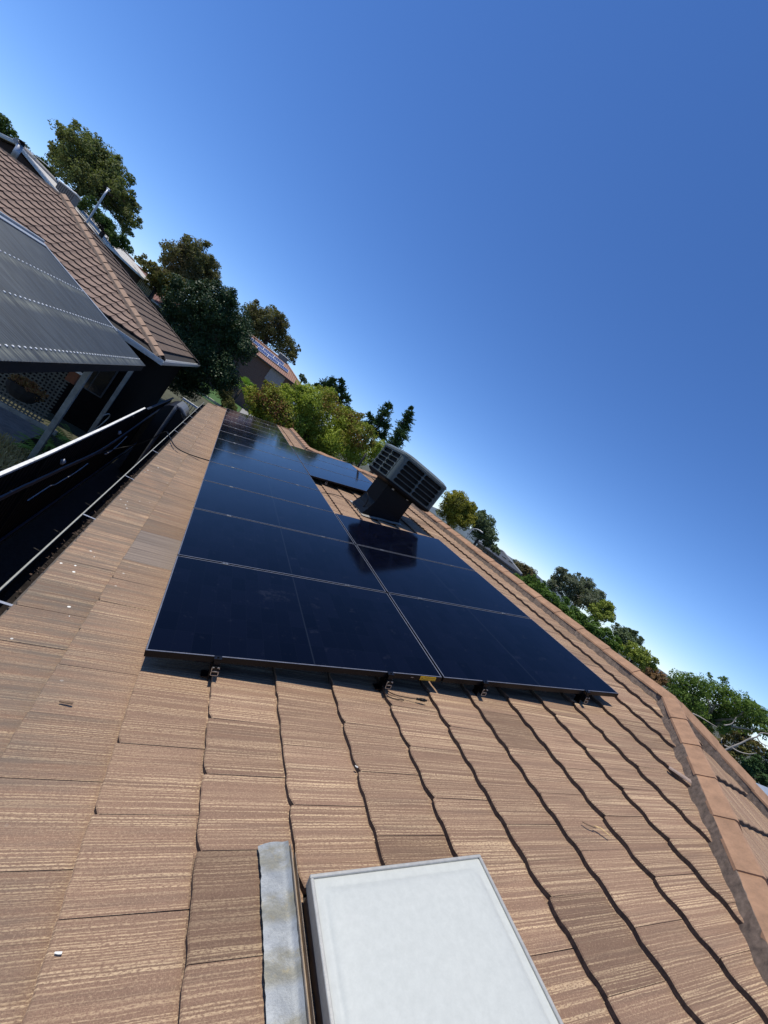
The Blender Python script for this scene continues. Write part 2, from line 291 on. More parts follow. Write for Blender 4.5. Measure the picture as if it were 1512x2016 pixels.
def solar_mat():
    m = NT('solar_glass_cells'); t = m.objc(); s = m.n('SeparateXYZ'); m.put(s.inputs[0], t)
    x, y = s.outputs[0], s.outputs[1]
    def lines(c, pitch, w, off=0.0):
        fr = m.math('ABSOLUTE', m.math('SUBTRACT', m.math('FRACT', m.math('DIVIDE', m.math('ADD', c, off), pitch)), .5))
        return m.math('GREATER_THAN', fr, .5-w/pitch/2)
    cell = m.math('MAXIMUM', lines(x, .0955, .0012, -.018), lines(y, .187, .0018, -.010))
    bus = lines(y, .0187, .0006, -.01)
    mid = m.math('LESS_THAN', m.math('ABSOLUTE', m.math('SUBTRACT', x, .881)), .0045)
    nz = m.noise(t, 3, 4, .6)
    wn_ = m.n('TexWhiteNoise', noise_dimensions='2D'); m.put(wn_.inputs['Vector'], m.xyz(m.math('FLOOR', m.math('DIVIDE', m.math('ADD', x, -.018), .0955)), m.math('FLOOR', m.math('DIVIDE', m.math('ADD', y, -.010), .187))))
    base = m.mix(wn_.outputs['Value'], (.0010, .0016, .0050), (.0020, .0028, .0080))
    base = m.mix(m.math('MULTIPLY', bus, .25), base, (.010, .012, .02))
    base = m.mix(m.math('MULTIPLY', cell, .55), base, (.006, .008, .014))
    base = m.mix(m.math('MULTIPLY', mid, .5), base, (.014, .018, .026))
    dust = m.math('ADD', m.ramp(m.noise(t, 9, 5, .75), .60, .85, 0, .06), m.math('MULTIPLY', m.ramp(m.noise(m.n('VectorMath', operation='ADD', i_0=t, i_1=m.n('ObjectInfo').outputs['Location']), 2.3, 6, .8), .64, .74, 0, .035), 1.0))
    base = m.mix(dust, base, (.22, .24, .30))
    ro = m.ramp(nz, .3, .7, .07, .11)
    return m.done(m.bsdf(base, ro, 0, .10))
M_solar = solar_mat()

# ============================================================ main house
house = thing('tiled_house', (2.0, 5.0, 0), 'brown concrete tiled house roof the photo is taken from, carrying the black solar array', 'house')
H_inv = world_of(house).inverted()
XR, YE, ZR = 4.28, .10, 4.054          # near ridge end
UR = 4.459; ULOW = 2.49; YF = 8.5; YJ = 10.4; VEND = 14.93; VSTART = -7.6
K = 1.0515
def planes_A(v):
    L = [(1, -K, UR-K*YE)]                      # near hip:  u - K v <= UR - K*YE
    if v < YE+.4: pass
    L.append((1, 0, UR))
    if v < YJ: L.append((1, K, UR+K*YF))
    else: L.append((1, 0, ULOW))
    L.append((0, 1, VEND))
    return L

def tile_mesh(name, mats, w, L=.362, th=.034, amp=.005, waves=2, n=8, seed=0, chip=False, roll=False, gap=.0016):
    r = random.Random(seed)
    vs = []; fs = []; mi = []
    w2 = w-gap
    ys = [gap/2 + w2*i/n for i in range(n+1)]
    def prof(y):
        t = y/w
        if roll:      # flat pan with a raised roll at one side and the middle
            return amp*2*max(0, math.cos(2*math.pi*t*waves))**2
        return amp*math.sin(2*math.pi*t*waves+.7)
    for j, y in enumerate(ys):
        p = prof(y); jx = r.uniform(-.0026, .0026); p += r.uniform(-.0012, .0012) if 0 < j < n else 0
        cx = .018 if (chip and j == 0) else 0
        vs += [(jx+.002+cx, y, p-.004), (jx+cx, y, p+th-.005), (jx+.005+cx, y, p+th), (L, y, p+.001)]
    for j in range(n):
        a = j*4; b = a+4
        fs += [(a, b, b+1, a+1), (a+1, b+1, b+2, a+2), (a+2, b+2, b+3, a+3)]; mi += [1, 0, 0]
    fs += [(0, 1, 2, 3), (n*4+3, n*4+2, n*4+1, n*4)]; mi += [0, 0]
    fs = [tuple(reversed(f)) for f in fs]
    return new_mesh(name, vs, fs, mats, mi)

def clip_mesh(me, M, tests, name):
    """copy of a tile cut by lines (a,b,c): a*u + b*v <= c given in the coordinates of matrix M"""
    bm = bmesh.new(); bm.from_mesh(me); bm.transform(M)
    for a, b, c in tests:
        g = bm.verts[:]+bm.edges[:]+bm.faces[:]
        nv = Vector((a, b, 0)); co = nv*(c/nv.length_squared)
        bmesh.ops.bisect_plane(bm, geom=g, plane_co=co, plane_no=nv, clear_outer=True, dist=1e-5)
        if not bm.faces: bm.free(); return None
    bm.transform(M.inverted())
    m2 = bpy.data.meshes.new(name); bm.to_mesh(m2); bm.free()
    for m in me.materials: m2.materials.append(m)
    return m2

def lay_tiles(parent, FR, protos, gauge, width, u_rng, v_rng, planes, n0, limit, camref, skip=None, jit=.0007, name='tile', vis=None, stag=.5, thin=None):
    """FR: plane frame (world). nearest `limit` tiles become parts, the rest one joined part"""
    r = random.Random(5); spots = []
    nr0 = int(math.floor(u_rng[0]/gauge)); nr1 = int(math.ceil(u_rng[1]/gauge))
    for row in range(nr0, nr1+1):
        sh = stag*((row+1) % 2)
        c0 = int(math.floor(v_rng[0]/width+sh))-1; c1 = int(math.ceil(v_rng[1]/width+sh))+1
        for c in range(c0, c1):
            u = row*gauge; v = (c-sh)*width
            cu, cv = u+gauge*.5, v+width*.5
            if not (u_rng[0]-.01 <= u and cu < u_rng[1]+gauge and v_rng[0] <= cv <= v_rng[1]): continue
            if skip and skip(cu, cv): continue
            tests = []; out = False
            for a, b, cc in planes(cv):
                vals = [a*uu+b*vv-cc for uu in (u, u+gauge) for vv in (v, v+width)]
                if min(vals) > -.01: out = True; break
                mx = [a*uu+b*vv-cc for uu in (u, u+gauge*1.06) for vv in (v, v+width)]
                if max(mx) > 0: tests.append((a, b, cc))
            if out: continue
            wp = FR @ Vector((cu, cv, n0))
            d = (wp-camref).length
            seen = 1 if (vis is None or vis(wp)) else 0
            spots.append((-seen, d, u, v, tests))
    spots.sort(key=lambda q: (q[0], q[1]))
    rot = FR.to_3x3().to_4x4(); Hi = world_of(parent).inverted()
    rest = MB(); k = 0
    for i, (ns, d, u, v, tests) in enumerate(spots):
        me = protos[r.randrange(len(protos))]
        J = Matrix.Rotation(r.gauss(0, .0012), 4, 'X') @ Matrix.Rotation(r.gauss(0, .0025), 4, 'Y') @ Matrix.Rotation(r.gauss(0, .002), 4, 'Z')
        Ml = Matrix.Translation((u+r.gauss(0, jit), v, n0+r.gauss(0, jit*.7))) @ J
        if tests:
            me = clip_mesh(me, Ml, tests, name+'_cut')
            if me is None or not me.polygons: continue
        if k < limit:
            o = bpy.data.objects.new(name, me); COL.objects.link(o); o.parent = parent
            o.matrix_local = Hi @ FR @ Ml; k += 1
        else:
            Mw = FR @ Ml
            b = len(rest.v); co = np.empty(len(me.vertices)*3); me.vertices.foreach_get('co', co)
            co = co.reshape(-1, 3) @ np.array(Mw.to_3x3()).T + np.array(Mw.translation)
            rest.v += co.tolist()
            for p in me.polygons: rest.f.append(tuple(q+b for q in p.vertices)); rest.m.append(p.material_index)
    if rest.v:
        o = wpart('tiles', rest.mesh('tiles', list(protos[0].materials)), parent, kind='stuff')
    return k

CAMP = Vector((-.36, -1.96, 4.19))
Cr = cam.matrix_world.to_3x3(); 
def in_view(w, mg=1.06):
    q = Cr.transposed() @ (Vector(w)-CAMP)
    if q.z > -.05: return False
    x, y = q.x/-q.z*802.65/756, q.y/-q.z*802.65/1008
    return abs(x) < mg and abs(y) < mg

P1 = 1.16234; PW = P1-.018; PL = 1.767; RG = 1.782
def skipA(u, v):
    # hidden deep below the panels
    if .45 < u < 1.45 and .55 < v < 13.4: return True
    if 1.7 < u < 3.1 and (.55 < v < 3.0 or 6.3 < v < 8.7): return True
    if 1.3 < u < 1.7 and .5 < v < 3.2: return True
    return False
def skipA2(u, v):
    if skipA(u, v): return True
    return .72 < u < 1.36 and v < -1.08           # the skylight opening
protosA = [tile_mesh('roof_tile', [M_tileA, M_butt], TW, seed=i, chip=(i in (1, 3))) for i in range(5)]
lay_tiles(house, ROOF, protosA, GA, TW, (-2.0*GA-.005, UR), (VSTART, VEND+.2), planes_A, -.153, 300, CAMP, skip=skipA2, vis=in_view, name='roof_tile')

# hip end facing the viewer side (-Y), between the two hips
UE, VE_, NE = Vector((0, c18, s18)), Vector((-1, 0, 0)), Vector((0, -s18, c18))
OE = Vector((XR, YE, ZR)) + N*0 ; FE = frame(OE, UE, VE_, NE)
M_tileE = tile_mat('weathered_hip_end_tile', OE, UE, VE_, GA, TW, T_BASE, T_LIGHT)
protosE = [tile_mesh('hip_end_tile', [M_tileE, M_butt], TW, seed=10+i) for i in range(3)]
lay_tiles(house, FE, protosE, GA, TW, (-12*GA, 0), (-4.3, 4.3), lambda v: [(c18, 1, 0), (c18, -1, 0)], -.02, 26, CAMP, vis=in_view, name='hip_end_tile')

# decks that close the roof below the tiles
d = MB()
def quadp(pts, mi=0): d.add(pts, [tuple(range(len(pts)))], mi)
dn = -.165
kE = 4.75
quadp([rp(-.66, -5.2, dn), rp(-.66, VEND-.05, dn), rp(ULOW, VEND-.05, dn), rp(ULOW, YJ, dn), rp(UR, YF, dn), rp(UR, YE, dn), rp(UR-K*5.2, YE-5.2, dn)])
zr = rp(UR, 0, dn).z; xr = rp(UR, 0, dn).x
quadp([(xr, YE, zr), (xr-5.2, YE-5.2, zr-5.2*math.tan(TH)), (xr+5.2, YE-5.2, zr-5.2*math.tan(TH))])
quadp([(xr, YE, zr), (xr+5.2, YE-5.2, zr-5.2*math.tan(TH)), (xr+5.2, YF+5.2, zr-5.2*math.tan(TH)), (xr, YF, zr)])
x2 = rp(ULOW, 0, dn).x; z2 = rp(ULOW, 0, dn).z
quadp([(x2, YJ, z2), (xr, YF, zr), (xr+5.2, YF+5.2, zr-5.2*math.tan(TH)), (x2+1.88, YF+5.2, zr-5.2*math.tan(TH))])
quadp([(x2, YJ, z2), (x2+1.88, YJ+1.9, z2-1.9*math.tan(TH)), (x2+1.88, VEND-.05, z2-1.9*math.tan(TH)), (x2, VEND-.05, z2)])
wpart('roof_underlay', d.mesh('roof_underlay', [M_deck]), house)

# mortar bedding and caps
def cap_mesh(name, L=.405, half=.088, h=.076, mat=M_cap):
    pr = [(-half*1.04, -.004), (-half*1.02, h*.16), (-half*.5, h*.62), (-half*.10, h*.985), (half*.10, h*.985), (half*.5, h*.62), (half*1.02, h*.16), (half*1.04, -.004)]
    inn = [(x*.84, z*.82-.001) for x, z in pr]
    vs = []; n = len(pr)
    for (y, sc) in ((0, 1.03), (L, .97)):
        vs += [(x*sc, y, z*sc) for x, z in pr]; 
    vs += [(x, 0.0, z) for x, z in inn]
    fs = [(i, i+1, n+i+1, n+i) for i in range(n-1)] + [(i+1, i, 2*n+i, 2*n+i+1) for i in range(n-1)]
    fs += [(n, n+1, n+2, n+3, n+4, n+5, n+6, n+7)]
    me = new_mesh(name, vs, fs, [mat]); return me
def cap_run(parent, a, b, lift, me, name='ridge_cap', L=.39, tilt=.02, mort=True, mhalf=.098, mh=.036, seed=1, mmat=None, label=None, amp=1.0):
    """caps laid from a (low / near end, drawn on top) towards b"""
    a, b = Vector(a), Vector(b); dv = (b-a); n = max(1, int(round(dv.length/L))); t = dv.normalized()
    side = t.cross(Vector((0, 0, 1))).normalized(); up = side.cross(t).normalized(); r = random.Random(seed)
    Hi = world_of(parent).inverted()
    for i in range(n):
        p = a + t*(dv.length*i/n) + up*lift
        F = Matrix(((side.x, t.x, up.x, p.x), (side.y, t.y, up.y, p.y), (side.z, t.z, up.z, p.z), (0, 0, 0, 1)))
        F = F @ Matrix.Translation((r.gauss(0, .003), 0, r.gauss(0, .0015)+.004)) @ Matrix.Rotation(r.gauss(0, .008), 4, 'Z') @ Matrix.Rotation(-tilt, 4, 'X')
        o = bpy.data.objects.new(name, me); COL.objects.link(o); o.parent = parent; o.matrix_local = Hi @ F
    if mort:
        vs = []; fs = []; m = max(8, int(dv.length/.035))
        for i in range(m+1):
            p = a + t*(dv.length*i/m)
            for s in (-1, 1):
                w = mhalf*(1+.035*math.sin(i*.9+s)+r.gauss(0, .015*amp)); w2 = mhalf*.88*(1+r.gauss(0, .01*amp))
                vs += [p+side*s*w - Vector((0, 0, .055+w*math.tan(TH)*.0)), p+side*s*w2+up*(mh*(1+r.gauss(0, .03*amp))), ]
            vs += [p+up*mh*1.25]
        for i in range(m):
            q = i*5; w_ = q+5
            fs += [(q, w_, w_+1, q+1), (q+1, w_+1, w_+4, q+4), (q+3, q+4, w_+4, w_+3), (q+2, q+3, w_+3, w_+2)]
        wpart('mortar_bed', new_mesh('mortar_bed', vs, fs, [mmat or M_mortar]), parent)
capm = cap_mesh('ridge_cap')
A0 = Vector((XR, YE, ZR)); tz = math.tan(TH)
hipdir = lambda L, sx: A0 + Vector((sx*L, -L, -L*tz))
cap_run(house, hipdir(4.6, -1), A0+Vector((-.06, -.06, -.01)), .030, capm, name='hip_cap', seed=3, mhalf=.102, mh=.040, tilt=.012)
cap_run(house, hipdir(4.6, 1), A0+Vector((.06, -.06, -.01)), .030, capm, name='hip_cap', seed=4, tilt=.012)
cap_run(house, (XR, YE-.03, ZR-.005), (XR, YF, ZR-.005), .030, capm, seed=5, tilt=.012)
J2 = Vector((rp(ULOW, 0, -.13).x, YJ, rp(ULOW, 0, -.13).z))
cap_run(house, J2, (XR, YF, ZR), .030, capm, name='hip_cap', seed=6)
cap_run(house, (J2.x, YJ, J2.z), (J2.x, VEND, J2.z), .03, capm, seed=7)
# apex shoe where the caps meet
d = MB(); bmn = 12
d.add([(XR+.125*math.cos(a), YE+.125*math.sin(a), ZR+.03) for a in [2*math.pi*i/bmn for i in range(bmn)]] + [(XR+.09*math.cos(a), YE+.09*math.sin(a), ZR+.088) for a in [2*math.pi*i/bmn for i in range(bmn)]] + [(XR, YE, ZR+.103)],
      [(i, (i+1) % bmn, bmn+(i+1) % bmn, bmn+i) for i in range(bmn)] + [(bmn+i, bmn+(i+1) % bmn, 2*bmn) for i in range(bmn)])
wpart('apex_cap', d.mesh('apex_cap', [M_cap], True), house)
# far gable verge mortar
d = MB()
for i in range(9):
    d.bbox(i*.345-.62, i*.345-.62+.335, VEND-.03, VEND+.03, -.15, -.112+.004*(i % 2), .006, 0, ROOF)
wpart('verge_capping', d.mesh('verge_capping', [M_cap]), house)

# walls, fascia, soffit
d = MB(); d.box(-.25, 9.0, -5.0, 14.8, 0, 2.36)
wpart('wall', d.mesh('wall', [M_brick_dark]), house)
d = MB(); d.box(-.62, -.25, -5.2, 14.9, 2.28, 2.30)
wpart('soffit', d.mesh('soffit', [M_soffit]), house)
d = MB(); d.box(-.632, -.612, -5.2, 14.95, 2.22, 2.40)
wpart('fascia', d.mesh('fascia', [M_fascia]), house)
d = MB(); d.add([(-.25, 14.8, 2.3), (x2+2.2, 14.8, 2.3), (x2, 14.8, z2-.02)], [(0, 1, 2)]); 
wpart('gable_wall', d.mesh('gable_wall', [M_brick_dark]), house)
# gutter along the eave
GX = -.718
prof = [(-.636, 2.37), (-.636, 2.30), (GX+.012, 2.295), (GX, 2.31), (GX, 2.405), (GX-.002, 2.415), (GX-.011, 2.418), (GX-.013, 2.408), (GX-.008, 2.40), (GX-.006, 2.30), (GX+.01, 2.288), (-.640, 2.292), (-.640, 2.37)]
d = MB(); d.prism(prof, -5.2, 15.0, 0, None, True)
# inner faces use a near-black finish
for i, f in enumerate(d.f):
    if i in (0, 1, 2, 3, 11, 12): d.m[i] = 1
gut = wpart('gutter', d.mesh('gutter', [M_gutter, M_gutter_in]), house)
bk = MB(); bk.box(0, .105, -.009, .009, 0, .003); bk.box(.0, .003, -.009, .009, -.02, .003); bk.box(.102, .16, -.009, .009, -.004, .001)
bkm = bk.mesh('gutter_bracket', [M_steel])
gi = world_of(gut).inverted()
for y in (.50, 1.92, 3.32, 4.96, 7.22, 8.6, 10.0, 11.4, 12.8):
    o = bpy.data.objects.new('gutter_bracket', bkm); COL.objects.link(o); o.parent = gut; o.matrix_local = gi @ Matrix.Translation((GX-.002, y, 2.421)) @ Matrix.Rotation(-.05, 4, 'Y')
# leaf litter in the gutter (uncountable)
M_litter = simple('dead_leaf_litter', (.06, .036, .022), .9, var=.5, scale=80)
def litter(name, n, area, size, mat, seed, parent=None, label=None, cat=None, curl=.3):
    r = random.Random(seed); d = MB()
    for i in range(n):
        p = area(r); a = r.uniform(0, 6.3); l = size*r.uniform(.6, 1.4); w = l*r.uniform(.25, .45); tz_ = r.uniform(-.4, .4)
        X = Vector((math.cos(a), math.sin(a), tz_))*l; Y = Vector((-math.sin(a), math.cos(a), r.uniform(-.4, .4)))*w; Z = Vector((0, 0, l*curl*r.random()))
        p = Vector(p); d.add([p-X, p-Y+Z, p+X, p+Y+Z], [(0, 1, 2), (0, 2, 3)])
    me = d.mesh(name, [mat])
    if parent: return wpart(name, me, parent, kind='stuff')
    o = obj(name, me); return props(o, label, cat, None, 'stuff')
litter('leaf_litter', 260, lambda r: (r.uniform(-.725, -.645), max(-5, min(14.8, r.choice([2.2, 3.0, 3.7, 1.1, 5.4, 8, 11])+r.gauss(0, .8))), 2.30+r.random()*.05*r.random()+.01), .013, M_litter, 4, gut)
litter('leaf_litter', 60, lambda r: (lambda y: (rp(-.70, 0, -.118).x+r.uniform(-.035, .0), y, 2.425+r.uniform(-.01, .012)))(r.choice([2.25, 2.9, 3.4, .95, 1.6])+r.gauss(0, .12)), .013, M_litter, 5, gut)

# ============================================================ solar panels
fr = MB()
h = .0016
for x0, x1, y0, y1 in ((0, PL, 0, .010), (0, PL, PW-.010, PW), (0, .010, .010, PW-.010), (PL-.010, PL, .010, PW-.010)):
    fr.bbox(x0, x1, y0, y1, -.035, h-.0006, .0008); fr.box(x0+.0015, x1-.0015, y0+.0015, y1-.0015, h-.0004, h, 1)
frm = fr.mesh('panel_frame', [M_alu_black, simple('sunlit_frame_lip', (.24, .24, .25), .42, .7, var=.2, scale=20)])  # top lip painted lighter, standing in for the sun it catches
gl = new_mesh('panel_glass', [(.010, .010, 0), (PL-.010, .010, 0), (PL-.010, PW-.010, 0), (.010, PW-.010, 0), (.010, .010, -.006), (PL-.010, .010, -.006), (PL-.010, PW-.010, -.006), (.010, PW-.010, -.006)],
              [(0, 1, 2, 3), (7, 6, 5, 4)], [M_solar])
cl = MB(); cl.bbox(-.022, .022, -.017, .017, -.004, .004, .0015); cl.tube([(0, 0, .004), (0, 0, .008)], .0055, 6)
clm = cl.mesh('panel_clamp', [simple('dull_clamp_metal', (.16, .165, .17), .45, .8)])
cb = MB(); cb.bbox(-.02, .02, -.024, .006, -.004, .005, .001); cb.box(-.016, .016, -.024, -.018, -.045, .0); cb.tube([(0, -.01, .005), (0, -.01, .011)], .005, 6)
cbm = cb.mesh('end_clamp', [M_alu_black])
def panel(u, v, label, group, first, last):
    t = thing('solar_panel', rp(u, v), label, 'solar panel', group, frame(rp(u, v), U, V, N))
    o = obj('panel_frame', frm, t); o = obj('panel_glass', gl, t); 
    for cu in (.345, 1.375):
        if first: obj('end_clamp', cbm, t, Matrix.Translation((cu, 0, .0)))
        if not last: obj('panel_clamp', clm, t, Matrix.Translation((cu, PW+.009, .001)))
    return t
gname = 'black solar panels fixed on the brown tiled roof'
ordn = ['first', 'second', 'third', 'fourth', 'fifth', 'sixth', 'seventh', 'eighth', 'ninth', 'tenth', 'eleventh', 'twelfth']
for k in range(12):
    lb = '%s black solar panel of the gutter-side column, counted from the skylight' % ordn[k]
    if k == 11: lb = 'last black solar panel of the gutter-side column, at the far gable edge'
    panel(0, k*P1, lb, gname, k == 0, k == 11)
rl = {0: 'nearest black solar panel on the ridge side, its right corner pointing at the hip', 1: 'black ridge-side solar panel in the second row, with the lower end of the cooler reflection',
      2: 'black ridge-side solar panel right below the rooftop cooler, mirroring its box', 5: 'black ridge-side solar panel just past the cooler, first behind the bare tile gap',
      6: 'middle one of the three black ridge-side solar panels behind the cooler', 7: 'farthest black solar panel on the ridge side, against the bushy green tree'}
for k in (0, 1, 2, 5, 6, 7): panel(RG, k*P1, rl[k], gname, k in (0, 5), k in (2, 7))
# yellow warning label on the first panel frame
def label_mat():
    m = NT('yellow_warning_label'); return m.done(m.bsdf((.75, .45, .02), .4))
M_yel = label_mat(); M_ink = simple('black_print', (.02, .018, .015), .5)
fp = [o for o in bpy.data.objects if o.name == 'solar_panel'][0]
d = MB(); d.box(PL-.165, PL-.045, -.0012, -.0002, -.0315, -.0035)
lab = obj('warning_label', d.mesh('warning_label', [M_yel]), fp)
def text_mesh(s, size, mat):
    cu = bpy.data.curves.new('print', 'FONT'); cu.body = s; cu.size = size; cu.extrude = .0001; cu.resolution_u = 2
    ot = bpy.data.objects.new('t', cu); COL.objects.link(ot); dg = bpy.context.evaluated_depsgraph_get(); dg.update()
    me = bpy.data.meshes.new_from_object(ot.evaluated_get(dg)); bpy.data.objects.remove(ot); me.materials.clear(); me.materials.append(mat); return me
Rx = Matrix.Rotation(R(90), 4, 'X')
o = obj('label_print', text_mesh('WARNING SOLAR', .0105, M_ink), lab, Matrix.Translation((PL-.138, -.0014, -.0155)) @ Rx)
o = obj('label_print', text_mesh('HAZARDOUS VOLTAGE', .0082, M_ink), lab, Matrix.Translation((PL-.138, -.0014, -.0285)) @ Rx)
d = MB(); d.add([(PL-.160, -.0014, -.027), (PL-.142, -.0014, -.027), (PL-.151, -.0014, -.010), (PL-.1575, -.0015, -.0255), (PL-.1445, -.0015, -.0255), (PL-.151, -.0015, -.0135), (PL-.152, -.0016, -.024), (PL-.150, -.0016, -.024), (PL-.150, -.0016, -.017), (PL-.152, -.0016, -.017)], [(0, 1, 2), (3, 4, 5), (6, 7, 8, 9)])
d.m = [0, 1, 0]
obj('warning_triangle', d.mesh('warning_triangle', [M_ink, M_yel]), lab)
d = MB(); d.box(PL-.235, PL-.215, -.0012, -.0002, -.019, -.016)
obj('maker_sticker', d.mesh('maker_sticker', [M_alu]), fp)
# rails with cut aluminium ends and roof feet
def rail(u, v0, v1, label):
    F = frame(rp(u, v0), U, V, N); t = thing('mounting_rail', rp(u, v0), label, 'mounting rail', 'mounting rails under the solar panels', F)
    L = v1-v0; d = MB(); d.box(-.018, .018, 0, L, -.085, -.0375)
    obj('rail_profile', d.mesh('rail_profile', [M_alu_black]), t)
    e = MB(); w = .0035
    for x0, x1, z0, z1 in ((-.02, .02, -.087, -.087+w), (-.02, -.02+w, -.087, -.0365), (.02-w, .02, -.087, -.062), (.02-w, .02, -.045, -.0365), (-.02, .02, -.064, -.064+w), (-.02, -.008, -.040, -.0365), (.008, .02, -.040, -.0365)):
        e.box(x0, x1, -.004, 0, z0, z1)
    obj('rail_end', e.mesh('rail_end', [M_alu]), t)
    f = MB(); f.box(-.024, -.019, .03, .08, -.15, -.04); f.box(-.06, -.019, .03, .08, -.128, -.122); f.tube([(-.026, .055, -.06), (-.016, .055, -.06)], .007, 6)
    fm = f.mesh('roof_foot', [M_alu_black])
    k = 0
    while k*1.3+.02 < L:
        obj('roof_foot', fm, t, Matrix.Translation((0, k*1.3, 0))); k += 1
rail(.345, -.035, 12*P1, 'black rail end below the nearest panel, closest to the gutter')
rail(1.375, -.035, 12*P1, 'black rail end below the nearest panel, with a loose wire plug hanging at it')
rail(RG+.345, -.035, 3*P1, 'black rail end just right of the yellow warning label')
rail(RG+1.375, -.035, 3*P1, 'black rail end near the pointed right corner of the array')
rail(RG+.345, 5*P1-.035, 8*P1, 'rail end under the panel behind the bare tile gap, away from the cooler')
rail(RG+1.375, 5*P1-.035, 8*P1, 'rail end under the panel behind the gap, hidden beside the cooler duct')

# ============================================================ skylight
M_sky_frame = simple('skylight_aluminium', (.40, .39, .35), .45, .35, var=.12, scale=50, bs=.12)
def dome_mat():
    m = NT('opal_acrylic'); p = m.objc()
    a = m.noise(p, 38, 6, .75); b = m.noise(p, 170, 3, .7); c = m.noise(p, 3, 3, .6)
    col = m.mix(m.ramp(a, .35, .7), (.425, .435, .395), (.475, .485, .44))
    col = m.mix(m.math('MULTIPLY', m.ramp(b, .55, .75), .25), col, (.40, .40, .36))
    col = m.mix(m.math('MULTIPLY', m.ramp(c, .55, .8), .3), col, (.49, .49, .44))
    return m.done(m.bsdf(col, .55, 0, .35, bump=b, bs=.12, bd=.001))
M_dome = dome_mat()
SKU0, SKU1, SKV0, SKV1 = .690, 1.400, -2.15, -1.050
sk = thing('skylight', rp(SKU0, SKV0), 'white opal skylight in a pale metal frame on the near tiles', 'skylight', None, frame(rp(SKU0, SKV0), U, V, N))
w, L = SKU1-SKU0, SKV1-SKV0
d = MB()
for x0, x1, y0, y1 in ((0, w, L-.012, L), (0, w, 0, .012), (0, .012, .012, L-.012), (w-.012, w, .012, L-.012)):
    d.bbox(x0, x1, y0, y1, -.075, -.026, .002)
obj('frame', d.mesh('frame', [M_sky_frame]), sk)
d = MB(); d.box(.012, w-.012, .012, L-.012, -.16, -.076); obj('curb', d.mesh('curb', [simple('skylight_curb_metal', (.055, .05, .045), .6)]), sk)
# pillow shaped acrylic: rings of a rounded rectangle rising to a plateau
def rrect(x0, x1, y0, y1, r, n=6):
    P = []
    for cx, cy, a0 in ((x1-r, y1-r, 0), (x0+r, y1-r, 90), (x0+r, y0+r, 180), (x1-r, y0+r, 270)):
        for i in range(n+1):
            a = R(a0+90*i/n); P.append((cx+r*math.cos(a), cy+r*math.sin(a)))
    return P
vs = []; fs = []; rings = [(.0122, .004, -.034), (.034, .012, -.0355), (.040, .025, -.035), (.046, .035, -.031), (.054, .045, -.0265), (.068, .05, -.0235), (.10, .06, -.0215), (.20, .08, -.020)]
nn = 28
for ins, r_, z in rings: vs += [(x, y, z) for x, y in rrect(ins, w-ins, ins, L-ins, r_)]
for k in range(len(rings)-1):
    for i in range(nn): fs.append((k*nn+i, k*nn+(i+1) % nn, (k+1)*nn+(i+1) % nn, (k+1)*nn+i))
fs.append(tuple(range((len(rings)-1)*nn, len(rings)*nn)))
obj('dome', new_mesh('dome', vs, fs, [M_dome], smooth=True), sk)
# side tray and lead strip of its flashing
d = MB()
F_ = lambda u, v, n: (u, v, n)
d.bbox(.658, .6605, SKV0, -.905, -.13, -.088, .0008, 0, ROOF); d.box(.6605, .676, SKV0, -.91, -.132, -.124, 0, ROOF); d.bbox(.676, .678, SKV0, -.93, -.13, -.098, .0008, 0, ROOF)
M_tray = simple('tan_coated_tray', (.30, .235, .17), .6, .1, var=.25, scale=25)
wpart('flashing_tray', d.mesh('flashing_tray', [M_tray]), sk)
def lead_mat():
    m = NT('weathered_lead'); p = m.pos(); u = m.dot(p, U); v = m.dot(p, V)
    a = m.noise(m.xyz(m.math('MULTIPLY', u, 9), m.math('MULTIPLY', v, 14)), 1, 5, .7); b = m.noise(p, 95, 4, .7)
    per = m.math('SINE', m.math('ADD', m.math('MULTIPLY', v, 2*math.pi/.145), m.math('MULTIPLY', a, 2.4)))
    col = m.mix(m.ramp(per, -.2, .55), (.19, .185, .15), (.235, .25, .255))
    col = m.mix(m.ramp(a, .45, .7), col, (.30, .315, .32)); 
    col = m.mix(m.math('MULTIPLY', m.ramp(b, .5, .75), .5), col, (.13, .135, .135))
    rust = m.math('MULTIPLY', m.ramp(m.noise(p, 24, 4, .7), .54, .68), m.ramp(per, .3, -.4))
    col = m.mix(m.math('MULTIPLY', rust, .45), col, (.34, .28, .15))
    return m.done(m.bsdf(col, .58, .35, .5, bump=m.math('ADD', a, b), bs=.35, bd=.003))
M_lead = lead_mat()
r = random.Random(8); vs = []; fs = []; nu, nv = 10, 90
L0, L1 = -.885, SKV0
for j in range(nv+1):
    v = L0+(L1-L0)*j/nv
    e0 = .555+.0008*math.sin(v*31)+.0007*math.sin(v*83+1)+.0012*math.sin(v*190)-.006*max(0, 1-j/3)
    for i in range(nu+1):
        t = i/nu; u = e0+(.657-e0)*t
        n = -.1125+.0010*math.sin(v*43.3)*(1-t*.3)+.0007*math.sin(v*97+u*60)+.012*math.exp(-((t-1)/.10)**2)-.003*math.exp(-(t/.12)**2)
        row_v = .0
        vs.append(rp(u+r.gauss(0, .0004), v+(.008*math.sin(t*3.1) if j == 0 else 0), n))
for j in range(nv):
    for i in range(nu):
        a = j*(nu+1)+i; fs.append((a, a+1, a+nu+2, a+nu+1)[::-1])
wpart('lead_flashing', new_mesh('lead_flashing', vs, fs, [M_lead], smooth=True), sk)

